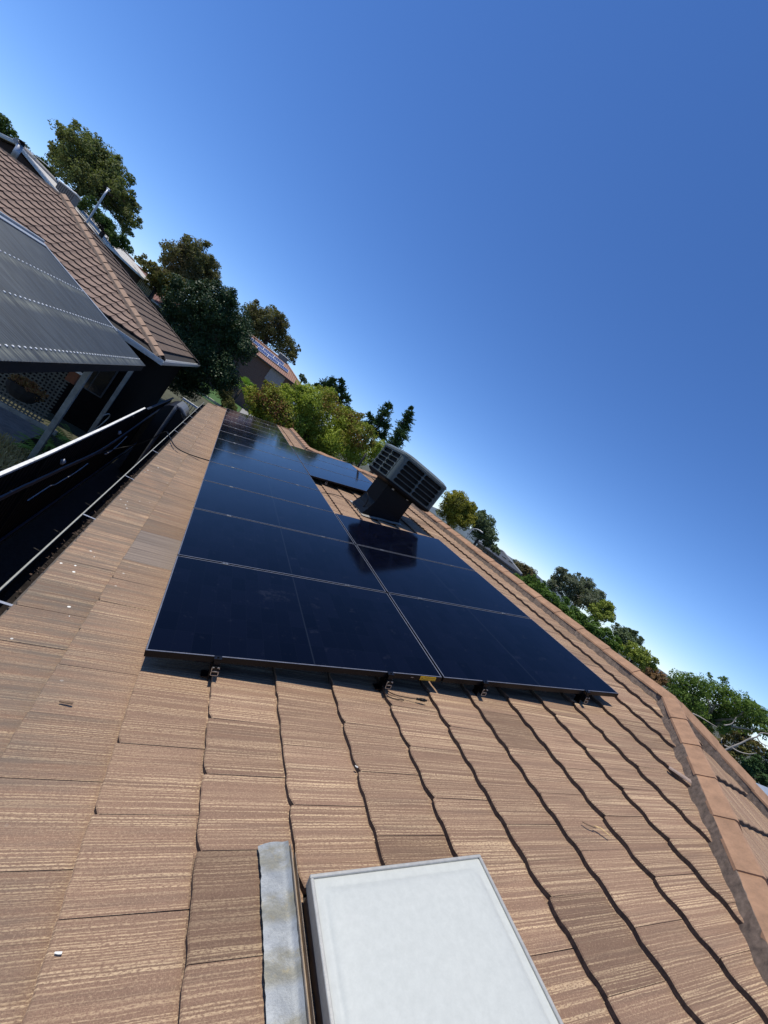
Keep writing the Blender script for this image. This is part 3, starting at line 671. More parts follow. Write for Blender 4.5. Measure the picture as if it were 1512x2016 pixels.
# ============================================================ evaporative cooler
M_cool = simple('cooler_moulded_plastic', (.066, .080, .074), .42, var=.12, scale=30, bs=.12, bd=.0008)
M_cool_top = simple('cooler_sunlit_lid', (.115, .135, .128), .45, var=.15, scale=20, bs=.1, bd=.001)  # lid painted lighter than the sides as its top highlight
M_pad = simple('wet_pad_black', (.010, .009, .008), .95)
M_duct = simple('dark_grey_duct_steel', (.0035, .0042, .0050), .45, 0, var=.15, scale=14, bs=.05, spec=.15)
CX, CY = 2.80, 4.60; ZB, ZT = 4.17, 4.665; HW = .515
ck = thing('evaporative_cooler', (CX, CY, 3.65), 'dark green-grey evaporative cooler on a short duct, with slotted louvre sides', 'rooftop cooler')
ci = world_of(ck).inverted()
def louvre(wd, ht, slots):
    """wall in x (width) z (height), outward = -y, slots = list of (x0,x1,z0,z1) grid cells with stadium openings"""
    d = MB(); 
    def ringpts(x0, x1, z0, z1, mgx, mgz, n=16):
        cx, cz = (x0+x1)/2, (z0+z1)/2; hx, hz = (x1-x0)/2-mgx, (z1-z0)/2-mgz; out = []; inn = []
        for i in range(n):
            a = 2*math.pi*(i+.5)/n; c, s = math.cos(a), math.sin(a)
            k = 1/max(abs(c), abs(s)); out.append((cx+c*k*(x1-x0)/2, cz+s*k*(z1-z0)/2))
            rr = min(hz, hx); ex = hx-rr; ez = hz-rr
            inn.append((cx+math.copysign(ex, c)+rr*c, cz+math.copysign(ez, s)+rr*s))
        # snap four outer points to the corners
        for sx in (-1, 1):
            for sz in (-1, 1):
                cxn, czn = cx+sx*(x1-x0)/2, cz+sz*(z1-z0)/2
                k = min(range(n), key=lambda i: (out[i][0]-cxn)**2+(out[i][1]-czn)**2); out[k] = (cxn, czn)
        return out, inn
    for x0, x1, z0, z1 in slots:
        o_, i_ = ringpts(x0, x1, z0, z1, .0075, .0075); n = 16
        i2 = [((x-(x0+x1)/2)*1.04+(x0+x1)/2, (z-(z0+z1)/2)*1.18+(z0+z1)/2) for x, z in i_]
        vs = [(x, 0, z) for x, z in o_] + [(x, 0, z) for x, z in i2] + [(x, -.006, z) for x, z in i_] + [(x, .03, z) for x, z in i_]
        fs = []
        for i in range(n):
            j = (i+1) % n; fs += [(i, j, n+j, n+i), (n+i, n+j, 2*n+j, 2*n+i), (2*n+i, 2*n+j, 3*n+j, 3*n+i)]
        d.add(vs, [f[::-1] for f in fs])
    xs = [s[0] for s in slots]+[s[1] for s in slots]; zs = [s[2] for s in slots]+[s[3] for s in slots]
    X0, X1, Z0, Z1 = min(xs), max(xs), min(zs), max(zs)
    for x0, x1, z0, z1 in ((-wd/2, wd/2, 0, Z0), (-wd/2, wd/2, Z1, ht), (-wd/2, X0, Z0, Z1), (X1, wd/2, Z0, Z1)):
        d.add([(x0, 0, z0), (x1, 0, z0), (x1, 0, z1), (x0, 0, z1)], [(0, 1, 2, 3)])
    return d.mesh('louvre_panel', [M_cool])
wd, ht = 2*HW-.13, ZT-ZB-.03
sx0 = -wd/2+.03; cw = (wd-.06)/2; chh = (ht-.04)/5
slots = [(sx0+i*cw, sx0+(i+1)*cw, .02+j*chh, .02+(j+1)*chh) for i in range(2) for j in range(5)]
lm = louvre(wd, ht, slots)
tl = Matrix.Translation((CX, CY, ZB+.015)) @ Matrix.Rotation(R(1.5), 4, 'Y')
for k in range(4):
    F = tl @ Matrix.Rotation(k*math.pi/2, 4, 'Z') @ Matrix.Translation((0, -HW, 0))
    o = obj('louvre_panel', lm, ck, ci @ F)
    c = MB(); a0 = .065
    pts = [(HW-a0+a0*math.sin(R(t)), -HW+a0-a0*math.cos(R(t))) for t in range(0, 91, 15)]
    vs = [(x, y, z) for z in (-.01, ht+.01) for x, y in pts]; n = len(pts)
    c.add(vs, [(i, i+1, n+i+1, n+i) for i in range(n-1)])
    # seam ribs beside the corner
    c.box(HW-.082, HW-.074, -HW-.006, -HW+.01, -.005, ht+.005); c.box(HW-.066, HW-.060, -HW-.004, -HW+.01, -.005, ht+.005)
    o = obj('corner_post', c.mesh('corner_post', [M_cool], False), ck, ci @ tl @ Matrix.Rotation(k*math.pi/2, 4, 'Z'))
def rr_stack(rings, mats, n=5, cap0=True):
    vs = []; fs = []; m = 4*(n+1)
    for hw, rad, z in rings: vs += [(x, y, z) for x, y in rrect(-hw, hw, -hw, hw, rad, n)]
    for k in range(len(rings)-1):
        for i in range(m): fs.append((k*m+i, k*m+(i+1) % m, (k+1)*m+(i+1) % m, (k+1)*m+i))
    fs.append(tuple(range((len(rings)-1)*m, len(rings)*m)))
    if cap0: fs.append(tuple(range(m-1, -1, -1)))
    return new_mesh('lid', vs, fs, mats, smooth=False)
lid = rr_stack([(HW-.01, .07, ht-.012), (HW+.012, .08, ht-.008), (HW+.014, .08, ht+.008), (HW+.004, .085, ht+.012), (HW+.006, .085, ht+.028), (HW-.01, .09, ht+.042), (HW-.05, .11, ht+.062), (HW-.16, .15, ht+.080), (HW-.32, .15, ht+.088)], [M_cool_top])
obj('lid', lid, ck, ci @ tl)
d = MB(); tr = rr_stack([(HW-.10, .07, -.075), (HW-.03, .08, -.06), (HW+.006, .08, -.03), (HW+.010, .08, 0), (HW-.01, .07, .006)], [M_duct]); tr.name = 'base_tray'
obj('base_tray', tr, ck, ci @ tl)
d = MB(); d.box(-HW+.05, HW-.05, -HW+.05, HW-.05, 0, ht-.02); obj('cooling_pad', d.mesh('cooling_pad', [M_pad]), ck, ci @ tl)
# duct: square dropper, flared skirt, flashing apron following the tiles
def zroof(x, n=-.118): return rp((x+s18*n)/c18, 0, n).z
DX0, DX1, DY0, DY1 = 2.47, 3.05, 4.31, 4.90
d = MB(); Z1 = ZB-.05
vs = [(DX0, DY0, zroof(DX0)+.02), (DX1, DY0, zroof(DX1)+.02), (DX1, DY1, zroof(DX1)+.02), (DX0, DY1, zroof(DX0)+.02)] + [(x, y, Z1) for x, y in ((DX0, DY0), (DX1, DY0), (DX1, DY1), (DX0, DY1))]
d.add(vs, [(0, 1, 5, 4), (1, 2, 6, 5), (2, 3, 7, 6), (3, 0, 4, 7)]); wpart('duct', d.mesh('duct', [M_duct]), ck)
d = MB(); fl = .10
a = [(DX0-fl*.9, DY0-.02, zroof(DX0-fl*.9)+.01), (DX1+.05, DY0-.02, zroof(DX1+.05)+.012), (DX1+.05, DY1+.04, zroof(DX1+.05)+.012), (DX0-fl*.9, DY1+.04, zroof(DX0-fl*.9)+.01)]
b = [(DX0-.004, DY0-.004, zroof(DX0)+.27), (DX1+.004, DY0-.004, zroof(DX1)+.06), (DX1+.004, DY1+.004, zroof(DX1)+.06), (DX0-.004, DY1+.004, zroof(DX0)+.27)]
md = [tuple(b[i][k]*.62+a[i][k]*.38-(.030 if k == 2 else 0) for k in range(3)) for i in range(4)]
d.add(a+md+b, [(0, 1, 5, 4), (1, 2, 6, 5), (2, 3, 7, 6), (3, 0, 4, 7), (4, 5, 9, 8), (5, 6, 10, 9), (6, 7, 11, 10), (7, 4, 8, 11)])
wpart('dropper_skirt', d.mesh('dropper_skirt', [M_duct]), ck)
vs = []; fs = []; nu, nv = 12, 14
for i in range(nu+1):
    for j in range(nv+1):
        u = 2.46+(3.22-2.46)*i/nu; v = 4.16+(5.06-4.16)*j/nv
        vs.append(rp(u, v, -.112+.006*math.sin(v*21.3*2)*(0 if 0 < i < 2 else 1)+.004*math.sin(u*18.3)))
for i in range(nu):
    for j in range(nv): a_ = i*(nv+1)+j; fs.append((a_, a_+1, a_+nv+2, a_+nv+1)[::-1])
wpart('flashing_apron', new_mesh('flashing_apron', vs, fs, [simple('painted_grey_apron', (.33, .31, .27), .5, .2, var=.2, scale=10)]), ck)
d = MB()
for x in (DX0+.12, DX1-.12): d.bbox(x-.02, x+.02, DY0-.03, DY0, Z1-.03, Z1+.0, .003)
wpart('duct_bracket', d.mesh('duct_bracket', [M_steel]), ck)

# ============================================================ cables
def smooth_path(P, n=6):
    P = [Vector(p) for p in P]; P = [P[0]]+P+[P[-1]]; out = []
    for i in range(1, len(P)-2):
        for k in range(n):
            t = k/n; a, b, c, e = P[i-1], P[i], P[i+1], P[i+2]
            out.append(.5*((2*b)+(c-a)*t+(2*a-5*b+4*c-e)*t*t+(3*b-a-3*c+e)*t**3))
    out.append(P[-2]); return out
d = MB(); rr = .009
path = smooth_path([rp(.12, 5.0, -.06), rp(-.02, 5.08, -.09), rp(-.35, 5.21, -.098), rp(-.55, 5.36, -.07), (-.68, 6.0, 2.52), (-.80, 6.5, 2.44), (-1.0, 7.6, 1.92), (-1.2, 8.3, 1.50), (-1.4, 8.3, 1.28), (-1.52, 7.9, 1.20), (-1.60, 7.3, 1.18), (-1.65, 6.9, 1.14)], 8)
d.tube(path, rr, 8); o = obj('power_cable', d.mesh('power_cable', [M_black_plastic], True)); props(o, 'black cable looping from the panels over the gutter into the dark side passage', 'cable')
d = MB(); d.tube(smooth_path([rp(1.90, 5.03, -.11), rp(2.08, 5.14, -.105), rp(2.30, 5.12, -.10), rp(2.42, 4.93, -.10), rp(2.46, 4.62, -.10), rp(2.52, 4.50, -.06), rp(2.55, 4.42, .10), rp(2.52, 4.52, .22), rp(2.49, 4.70, .06), rp(2.50, 4.86, .0)], 8), .007, 6)
o = obj('cooler_cable', d.mesh('cooler_cable', [M_black_plastic], True)); props(o, 'black cooler cable snaking over the bare tile gap beside the duct', 'cable')
d = MB(); d.tube(smooth_path([rp(1.375, .02, -.07), rp(1.38, -.035, -.10), rp(1.44, -.055, -.116), rp(1.52, -.075, -.114), rp(1.58, -.085, -.112)], 6), .0026, 6)
d.tube(smooth_path([rp(1.36, .02, -.07), rp(1.365, -.05, -.112), rp(1.41, -.085, -.117), rp(1.48, -.098, -.115)], 6), .0026, 6)
d.tube([rp(1.575, -.085, -.110), rp(1.600, -.089, -.109)], .0075, 8); d.tube([rp(1.600, -.089, -.109), rp(1.632, -.094, -.109)], .010, 8); d.tube([rp(1.632, -.094, -.109), rp(1.645, -.096, -.110)], .006, 8)
o = obj('loose_connector', d.mesh('loose_connector', [M_black_plastic], True)); props(o, 'short loose black wire with a plug lying on the tiles in front of the panels', 'connector')
d = MB(); d.tube([(3.66, 9.40, 2.6), (3.65, 9.38, 3.9), (3.60, 9.36, 4.42)], .032, 8)
o = obj('vent_pipe', d.mesh('vent_pipe', [M_black_plastic], True)); props(o, 'thin black vent pipe rising behind the far ridge before the bushy tree', 'vent pipe')

# small debris on the tiles
def debris(name, label, cat, pts, wd, th, mat, grp=None):
    d = MB(); P = [Vector(p) for p in pts]; r = random.Random(len(name)); n = len(P)
    for i in range(n-1):
        a, b = P[i], P[i+1]; t = (b-a).normalized(); s = N.cross(t).normalized()
        wa, wb = wd*(.55+.45*math.sin(math.pi*(i+.2)/n)), wd*(.55+.45*math.sin(math.pi*(i+1.2)/n))
        q = [a-s*wa, a+s*wa, a+s*wa*.7+N*th, a-s*wa*.7+N*th, b-s*wb, b+s*wb, b+s*wb*.7+N*th, b-s*wb*.7+N*th]
        d.add(q, [(0, 1, 2, 3), (4, 7, 6, 5), (0, 4, 5, 1), (1, 5, 6, 2), (2, 6, 7, 3), (3, 7, 4, 0)])
    o = obj(name, d.mesh(name, [mat])); props(o, label, cat, grp); return o
M_bark = simple('dry_bark', (.15, .095, .055), .9, var=.4, scale=120)
M_straw = simple('dry_leaf_straw', (.45, .30, .14), .8, var=.3, scale=90)
M_white = simple('pale_droppings', (.62, .60, .54), .8)
nt_ = -.115
debris('bark_scrap', 'short brown bark strip lying on the left tiles below the array corner', 'bark', [rp(-.257, -.235, nt_), rp(-.235, -.238, nt_), rp(-.207, -.244, nt_)], .0065, .004, M_bark)
debris('dry_leaf', 'curled straw-coloured dry leaf on the tiles right of the skylight', 'leaf', [rp(2.262, -.930, nt_), rp(2.292, -.948, nt_+.004), rp(2.318, -.985, nt_)], .006, .003, M_straw)
debris('white_fleck', 'white fleck on the tiles below the loose plug', 'fleck', [rp(1.020, -.560, nt_), rp(1.026, -.566, nt_), rp(1.032, -.570, nt_)], .004, .002, M_white)
debris('dropping', 'white bird dropping on the tile at the lower left', 'bird dropping', [rp(.020, -1.105, nt_), rp(.029, -1.107, nt_), rp(.037, -1.108, nt_)], .0032, .001, M_white)
debris('chipped_shard', 'grey broken tile shard lying near the hip caps', 'tile shard', [rp(3.40, -.60, nt_), rp(3.44, -.66, nt_), rp(3.48, -.73, nt_), rp(3.52, -.79, nt_)], .022, .008, simple('shard_concrete', (.27, .20, .16), .9))
debris('small_twig', 'tiny brown twig on the tiles beside the dry leaf', 'twig', [rp(2.20, -.905, nt_), rp(2.225, -.925, nt_+.002), rp(2.262, -.94, nt_)], .004, .003, M_bark)

# ============================================================ ground
M_ground = simple('dry_grass_ground', (.06, .06, .03), .95, var=.35, scale=.4)
M_conc = simple('grey_concrete_paving', (.26, .255, .24), .85, var=.15, scale=3)
M_path = simple('passage_gravel', (.022, .02, .018), .95, var=.5, scale=30)
o = obj('ground', new_mesh('ground', [(-4000, -4000, 0), (4000, -4000, 0), (4000, 4000, 0), (-4000, 4000, 0)], [(0, 1, 2, 3)], [M_ground])); props(o, 'flat dry suburban ground below the roofs', None, None, 'structure')
def slab(name, pts, z, mat, label, th=None):
    vs = [(x, y, z) for x, y in pts]; n = len(pts); fs = [tuple(range(n))]
    vs += [(x, y, z-.2) for x, y in pts]; fs += [(i, n+i, n+(i+1) % n, (i+1) % n) for i in range(n)]
    o = obj(name, new_mesh(name, vs, fs, [mat])); return props(o, label, None, None, 'structure')
slab('side_passage', [(-1.66, -8), (-.26, -8), (-.26, 16), (-1.66, 16)], .02, M_path, 'dark ground of the narrow side passage between house and fence')
M_lawn = simple('mown_lawn', (.045, .105, .018), .9, var=.25, scale=2.5)
slab('lawn', [(-6, 41), (1.6, 41), (2.6, 62), (2.9, 95), (-6, 95)], .03, M_lawn, 'bright green front lawn beyond the roof end')
slab('driveway', [(1.75, 41), (9, 41), (9, 95), (3.05, 95), (2.75, 62)], .034, M_conc, 'pale grey driveway beside the green lawn')

# ============================================================ boundary fence and side passage
M_fence = simple('dark_colour_steel', (.013, .0125, .013), .7, 0, var=.15, scale=6, spec=.12)
M_fcap = simple('white_fence_capping', (.74, .74, .70), .5)
M_rail = simple('blue_steel_rail', (.018, .028, .05), .45, .1)
fence = thing('boundary_fence', (-1.69, 4, 0), 'dark ribbed steel boundary fence with bright white capping along the side passage', 'fence')
FXX = -1.69
# ribbed sheets 0.78 m wide
def rib_sheet(wd, z0, z1, pitch=.13, dep=.022):
    P = []; n = int(round(wd/pitch))
    for i in range(n):
        y = i*pitch; P += [(0, y), (0, y+pitch*.42), (dep, y+pitch*.55), (dep, y+pitch*.88)]
    P.append((0, wd)); vs = [(x, y, z0) for x, y in P]+[(x, y, z1) for x, y in P]; k = len(P)
    return new_mesh('infill_sheet', vs, [(i, i+1, k+i+1, k+i) for i in range(k-1)], [M_fence])
rs = rib_sheet(.78, .08, 1.77); fi = world_of(fence).inverted()
for i in range(26):
    y = -5.0+i*.80
    o = bpy.data.objects.new('infill_sheet', rs); COL.objects.link(o); o.parent = fence; o.matrix_local = fi @ Matrix.Translation((FXX-.012, y, 0))
for i in range(0, 27, 3):
    y = -5.02+i*.80; d = MB(); d.bbox(FXX-.028, FXX+.035, y-.03, y+.03, 0, 1.77, .004); wpart('fence_post', d.mesh('fence_post', [M_fence]), fence)
d = MB()
d.bbox(FXX+.02, FXX+.055, -5.0, 16, .12, .20, .004)
for z_ in (0, .022, .043): d.tube(smooth_path([(-1.615, -2, 1.62-z_), (-1.615, 3.53, 1.45-z_), (-1.615, 4.32, 1.41-z_), (-1.615, 5.63, 1.33-z_), (-1.615, 7.68, 1.22-z_*1.5), (-1.615, 10.0, 1.38-z_), (-1.615, 12.0, 1.57-z_), (-1.615, 14.8, 1.72-z_)], 5), .016, 6)
wpart('fence_rail', d.mesh('fence_rail', [M_rail]), fence)
for y0, y1, x0_, x1_ in ((-5, 4.38, -1.705, -1.665), (4.385, 7.3, -1.665, -1.69), (7.305, 10.95, -1.69, -1.745)):
    d = MB(); sl_ = (x1_-x0_)/(y1-y0); d.bbox(-.021, .021, 0, y1-y0, 1.776, 1.81, .003, 0, Matrix(((1, sl_, 0, x0_), (0, 1, 0, y0), (0, 0, 1, 0), (0, 0, 0, 1)))); wpart('capping', d.mesh('capping', [M_fcap]), fence)
d = MB(); d.bbox(FXX-.032, FXX+.027, 11.01, 15.9, 1.785, 1.81, .004); wpart('capping', d.mesh('capping_dark', [M_rail]), fence, label='unpainted dark capping at the far end')
# dark side panels: creeper frames + torn film
M_film = simple('torn_white_film', (.50, .50, .52), .5)
def film(name, pts, wds, label):
    vs = []; fs = []
    for (x, y, z), w_ in zip(pts, wds): vs += [(x, y, z-w_/2), (x+.01, y+.008, z+w_/2), (x-.004, y, z+w_/2)]
    for i in range(len(pts)-1):
        a = i*3; fs += [(a, a+1, a+4, a+3), (a+1, a+2, a+5, a+4)]
    o = obj(name, new_mesh(name, vs, fs, [M_film])); return props(o, label, 'plastic strip', 'torn white strips hanging on the fence')
film('torn_strip', [(-1.60, 4.62, 1.02), (-1.60, 5.0, 1.03), (-1.60, 5.35, 1.035), (-1.60, 5.62, .98), (-1.60, 6.0, .97), (-1.60, 6.35, .95), (-1.60, 6.66, .97), (-1.60, 7.1, 1.02)], [.004, .02, .03, .008, .03, .04, .008, .004], 'long torn white strip low on the dark fence, nearer to the gutter bend')
film('torn_strip', [(-1.60, 8.2, .98), (-1.60, 8.5, .92), (-1.60, 8.9, .90), (-1.60, 9.2, .95), (-1.60, 9.5, 1.05), (-1.60, 9.75, 1.18)], [.006, .05, .06, .05, .02, .004], 'short torn white strip on the dark fence, beside the farther white cap')
for y, z, lb in ((5.26, 1.52, 'small white cap on the fence rail, the nearer one above the long torn strip'), (8.49, 1.50, 'small white cap on the fence rail, the farther one')):
    d = MB(); d.tube([(-1.62, y, z-.06), (-1.62, y, z), (-1.615, y, z+.03)], [.022, .04, .012], 8)
    o = obj('rail_cap', d.mesh('rail_cap', [M_film], True)); props(o, lb, 'fence cap', 'white caps on the fence rail')
# slim black water tank with downpipe
M_tank = simple('black_tank_plastic', (.008, .008, .009), .5, var=.1, spec=.25)
M_tank_g = simple('grey_metal_sleeve', (.16, .165, .16), .45, .2, var=.1)
M_pvc = simple('grey_pvc', (.085, .09, .10), .4)
tk = thing('water_tank', (-1.12, 11.6, 0), 'slim black water tank in the dark side passage with a curved grey end', 'water tank')
d = MB(); prof = []
for i in range(13): a = math.pi*i/12; prof.append((-1.12+.30*math.cos(a), 1.98+.36*math.sin(a)))
d.prism([(-.82, .05)]+prof+[(-1.42, .05)], 10.6, 12.2); wpart('tank_body', d.mesh('tank_body', [M_tank], False), tk)
d = MB(); prof = []
for i in range(9): a = math.pi*(i/8)*.55; prof.append((-1.12+.325*math.cos(a), 1.98+.385*math.sin(a)))
prof += [(-1.12+.30*math.cos(a), 1.98+.36*math.sin(a)) for a in [math.pi*(8-i)/8*.55 for i in range(9)]]
d.prism(prof, 10.9, 12.24); wpart('tank_sleeve', d.mesh('tank_sleeve', [M_tank_g], False), tk)
d = MB(); d.tube(smooth_path([(-.80, 10.42, 2.28), (-1.0, 10.36, 2.40), (-1.08, 10.32, 2.38), (-1.10, 10.32, 2.26), (-1.10, 10.32, .6), (-1.10, 10.32, .02)], 4), .048, 10)
o = obj('downpipe', d.mesh('downpipe', [M_pvc], True)); props(o, 'grey plastic downpipe with an elbow standing before the black water tank', 'downpipe')
gt = thing('side_gate', (-1.05, 15.6, 0), 'side gate across the passage with a white top rail', 'gate')
d = MB(); d.bbox(-1.42, -.66, 15.72, 15.79, 1.97, 2.04, .005, 0, Matrix.Translation((0, 0, 0))); wpart('top_rail', d.mesh('top_rail', [M_fcap]), gt)
d = MB()
for i in range(8): d.box(-1.42+i*.105, -1.40+i*.105, 15.74, 15.76, .1, 1.97)
wpart('gate_bars', d.mesh('gate_bars', [M_rail]), gt, kind=None)

# ============================================================ neighbour's house
NBX, NBY, NBZ, NS = -2.18, 11.83, 3.10, 5.75; NT_ = .39; tha = math.atan(NT_); cn, sn = math.cos(tha), math.sin(tha)
apex = Vector((NBX-NS, NBY+NS, NBZ+NS*NT_))
nb = thing('neighbour_house', (NBX-4, NBY+5, 0), 'neighbouring house with brown wavy tiled hip roof and pale gutter', 'house')
NB_B, NB_L = (.215, .150, .115), (.40, .29, .215)
U1, V1 = Vector((0, cn, sn)), Vector((-1, 0, 0)); N1 = U1.cross(V1); F1 = frame(apex, U1, V1, N1)
U2, V2 = Vector((-cn, 0, sn)), Vector((0, -1, 0)); N2 = U2.cross(V2); F2 = frame(apex, U2, V2, N2)
M_t1 = tile_mat('neighbour_tile_front', apex, U1, V1, .345, .30, NB_B, NB_L, stria=.45, cell_var=.12)
M_t2 = tile_mat('neighbour_tile_end_shaded', apex, U2, V2, .345, .30, (.135, .098, .074), (.21, .155, .115), stria=.4)  # end slope in a darker copy, its weaker light put into the colour
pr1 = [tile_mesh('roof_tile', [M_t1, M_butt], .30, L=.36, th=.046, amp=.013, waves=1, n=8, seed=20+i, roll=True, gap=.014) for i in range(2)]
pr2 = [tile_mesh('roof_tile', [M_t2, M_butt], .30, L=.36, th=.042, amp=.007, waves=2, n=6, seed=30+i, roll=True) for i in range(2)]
nl = NS/cn
lay_tiles(nb, F1, pr1, .345, .30, (-nl-.02, 0), (-NS, 9.0), lambda v: [(cn, -1, 0), (1, 0, 0)], -.03, 210, CAMP, vis=in_view, name='roof_tile', jit=.003, stag=0)
lay_tiles(nb, F2, pr2, .345, .30, (-nl-.02, 0), (-NS, NS), lambda v: [(cn, 1, 0), (cn, -1, 0)], -.03, 90, CAMP, vis=in_view, name='roof_tile', jit=.002)
M_nbcap = simple('neighbour_ridge_cap', (.29, .19, .125), .85, var=.15, scale=14)
M_nbmort = simple('neighbour_mortar', (.20, .145, .105), .95, var=.3, scale=20)
nbc = cap_mesh('ridge_cap', L=.41, half=.10, h=.085, mat=M_nbcap)
cdn = Vector((NS, -NS, -NS*NT_)); cdn2 = Vector((NS, NS, -NS*NT_))
cap_run(nb, apex+cdn, apex, .04, nbc, name='hip_cap', L=.44, tilt=.03, seed=9, mmat=M_nbmort, mhalf=.14, mh=.045)
nbc3 = cap_mesh('low_ridge_cap', L=.41, half=.10, h=.045, mat=M_nbmort)
nbc2 = cap_mesh('ridge_cap_dark', L=.41, half=.09, h=.05, mat=simple('far_hip_cap', (.10, .075, .06), .9)); nbc2.name = 'far_hip_cap'
cap_run(nb, apex+cdn2, apex, .02, nbc2, name='hip_cap', L=.44, tilt=.03, seed=10, mort=False)
cap_run(nb, apex+Vector((-9, 0, -.12)), apex, -.03, nbc3, name='ridge_cap', L=.44, tilt=.01, seed=12, mmat=M_nbmort, mhalf=.15, mh=.02)
d = MB(); ap = apex-Vector((0, 0, .06))
quad = lambda pts: d.add(pts, [tuple(range(len(pts)))])
ez = NBZ-.06
quad([ap, (NBX, NBY, ez), (NBX-16, NBY, ez), (ap.x-9, ap.y, ap.z)]); quad([ap, (NBX, NBY+2*NS, ez), (NBX, NBY, ez)])
quad([ap, (ap.x-9, ap.y, ap.z), (NBX-16, NBY+2*NS, ez), (NBX, NBY+2*NS, ez)])
wpart('roof_underlay', d.mesh('roof_underlay', [M_deck]), nb)
M_nbgut = simple('pale_grey_gutter', (.55, .55, .52), .4, .1, var=.08)
def gutter_run(parent, a, b, outw, mat, w=.13, h=.15, name='gutter'):
    a, b = Vector(a), Vector(b); t = (b-a); L_ = t.length; t.normalize(); o_ = Vector(outw)
    M = Matrix(((o_.x, t.x, 0, a.x), (o_.y, t.y, 0, a.y), (o_.z, t.z, 1, a.z), (0, 0, 0, 1)))
    d = MB(); d.prism([(0, 0), (0, -h), (w*.7, -h), (w*.8, -h*.75), (w*.8, -h*.62), (w*.9, -h*.58), (w*.9, -h*.42), (w, -h*.38), (w, 0), (w-.012, 0), (w-.012, -h*.3), (.01, -h*.4), (.01, 0)], 0, L_, 0, M)
    return wpart(name, d.mesh(name, [mat]), parent)
gutter_run(nb, (NBX+.10, NBY, NBZ-.01), (NBX-9, NBY, NBZ-.01), (0, -1, 0), M_nbgut)
gutter_run(nb, (NBX, NBY-.1, NBZ-.01), (NBX, NBY+2*NS, NBZ-.01), (1, 0, 0), M_nbgut)
d = MB(); d.box(NBX-14, NBX-.5, NBY+.5, NBY+2*NS-.5, 0, NBZ-.15)
wpart('wall', d.mesh('wall', [simple('neighbour_dark_wall', (.010, .008, .007), .95, var=.3, scale=5, spec=.05)]), nb)
d = MB(); d.box(NBX-10, NBX-.02, NBY+.02, NBY+.5, NBZ-.14, NBZ-.12); d.box(NBX-.5, NBX-.02, NBY+.5, NBY+2*NS, NBZ-.14, NBZ-.12)
wpart('eaves_lining', d.mesh('eaves_lining', [simple('grey_eaves_board', (.10, .10, .095), .8)]), nb)
d = MB(); d.bbox(NBX-1.5, NBX-.75, NBY+.47, NBY+.5, 1.1, 2.3, .003)
wf = wpart('window', d.mesh('window', [simple('grey_window_frame', (.07, .075, .08), .5)]), nb)
d = MB(); d.box(NBX-1.46, NBX-1.14, NBY+.455, NBY+.468, 1.14, 2.26); d.box(NBX-1.11, NBX-.79, NBY+.455, NBY+.468, 1.14, 2.26)
M_darkglass = simple('dark_window_glass', (.008, .009, .011), .08, spec=.8)
wpart('pane', d.mesh('pane', [M_darkglass]), wf)

# carport / pergola roof with corrugated sheets
cp = thing('carport', (-3.7, 7, 0), 'corrugated blue-grey pergola roof with rows of white screws, on timber posts', 'carport')
CX0, CZ0, CX1, CZ1 = -2.34, 2.76, -5.22, 3.77; CYE = 11.12; CY0 = 2.2
cu = Vector((CX1-CX0, 0, CZ1-CZ0)); clen = cu.length; cu.normalize(); cnn = cu.cross(Vector((0, -1, 0))) 
if cnn.z < 0: cnn = -cnn
def corr_mat():
    m = NT('corrugated_blue_grey_sheet'); p = m.pos(); nz = m.noise(p, 1.3, 4, .6); s = m.n('SeparateXYZ'); m.put(s.inputs[0], p)
    st = m.noise(m.xyz(m.math('MULTIPLY', s.outputs[0], 1.2), m.math('MULTIPLY', s.outputs[1], 26)), 1, 3, .6)
    col = m.mix(m.ramp(st, .35, .7), (.030, .040, .050), (.075, .095, .112)); col = m.mix(m.ramp(nz, .55, .8, 0, .35), col, (.15, .17, .17))
    sx = m.math('SUBTRACT', CX0, s.outputs[0])
    rs_ = None
    for x_ in (.17, .98, 1.87):
        g = m.math('MULTIPLY', m.ramp(m.math('ABSOLUTE', m.math('SUBTRACT', sx, x_-.10)), .0, .12, 1, 0), m.ramp(st, .42, .62))
        rs_ = g if rs_ is None else m.math('MAXIMUM', rs_, g)
    col = m.mix(m.math('MULTIPLY', rs_, .55), col, (.32, .33, .25))
    b_ = m.bsdf(col, .42, .15, .5); t_ = m.n('BsdfTranslucent'); t_.inputs[0].default_value = (.8, .8, .7, 1)
    x_ = m.n('MixShader'); x_.inputs[0].default_value = .13; m.put(x_.inputs[1], b_); m.put(x_.inputs[2], t_); return m.done(x_)
M_corr = corr_mat()
pitch = .076; shw = .76; ns = 8
def corr_sheet():
    vs = []; n = int(round(shw/pitch))*ns
    for i in range(n+1):
        y = i*shw/n; z = .012*math.cos(2*math.pi*y/pitch)
        for t in (-.04, clen): vs.append((t, y, z))
    fs = [(2*i, 2*i+1, 2*i+3, 2*i+2) for i in range(n)]
    return new_mesh('roof_sheet', vs, fs, [M_corr], smooth=True)
csm = corr_sheet(); Fc = frame(Vector((CX0, 0, CZ0)), cu, Vector((0, 1, 0)), cnn); cpi = world_of(cp).inverted()
for i in range(12):
    y = CYE-(i+1)*shw; 
    o = bpy.data.objects.new('roof_sheet', csm); COL.objects.link(o); o.parent = cp; o.matrix_local = cpi @ Fc @ Matrix.Translation((0, y, .0008*(i % 2)))
d = MB(); r = random.Random(2)
for t in (.15, 1.04, 1.98):
    y = CY0
    while y < CYE-.05:
        d.bbox(t-.014, t+.014, y-.014, y+.014, .007, .019, .004, 0, Fc); y += pitch*2
wpart('sheet_screws', d.mesh('sheet_screws', [simple('white_screw_cap', (.8, .8, .76), .4)]), cp, kind='stuff')
M_flash = simple('pale_flashing', (.40, .42, .42), .45, .2, var=.1)
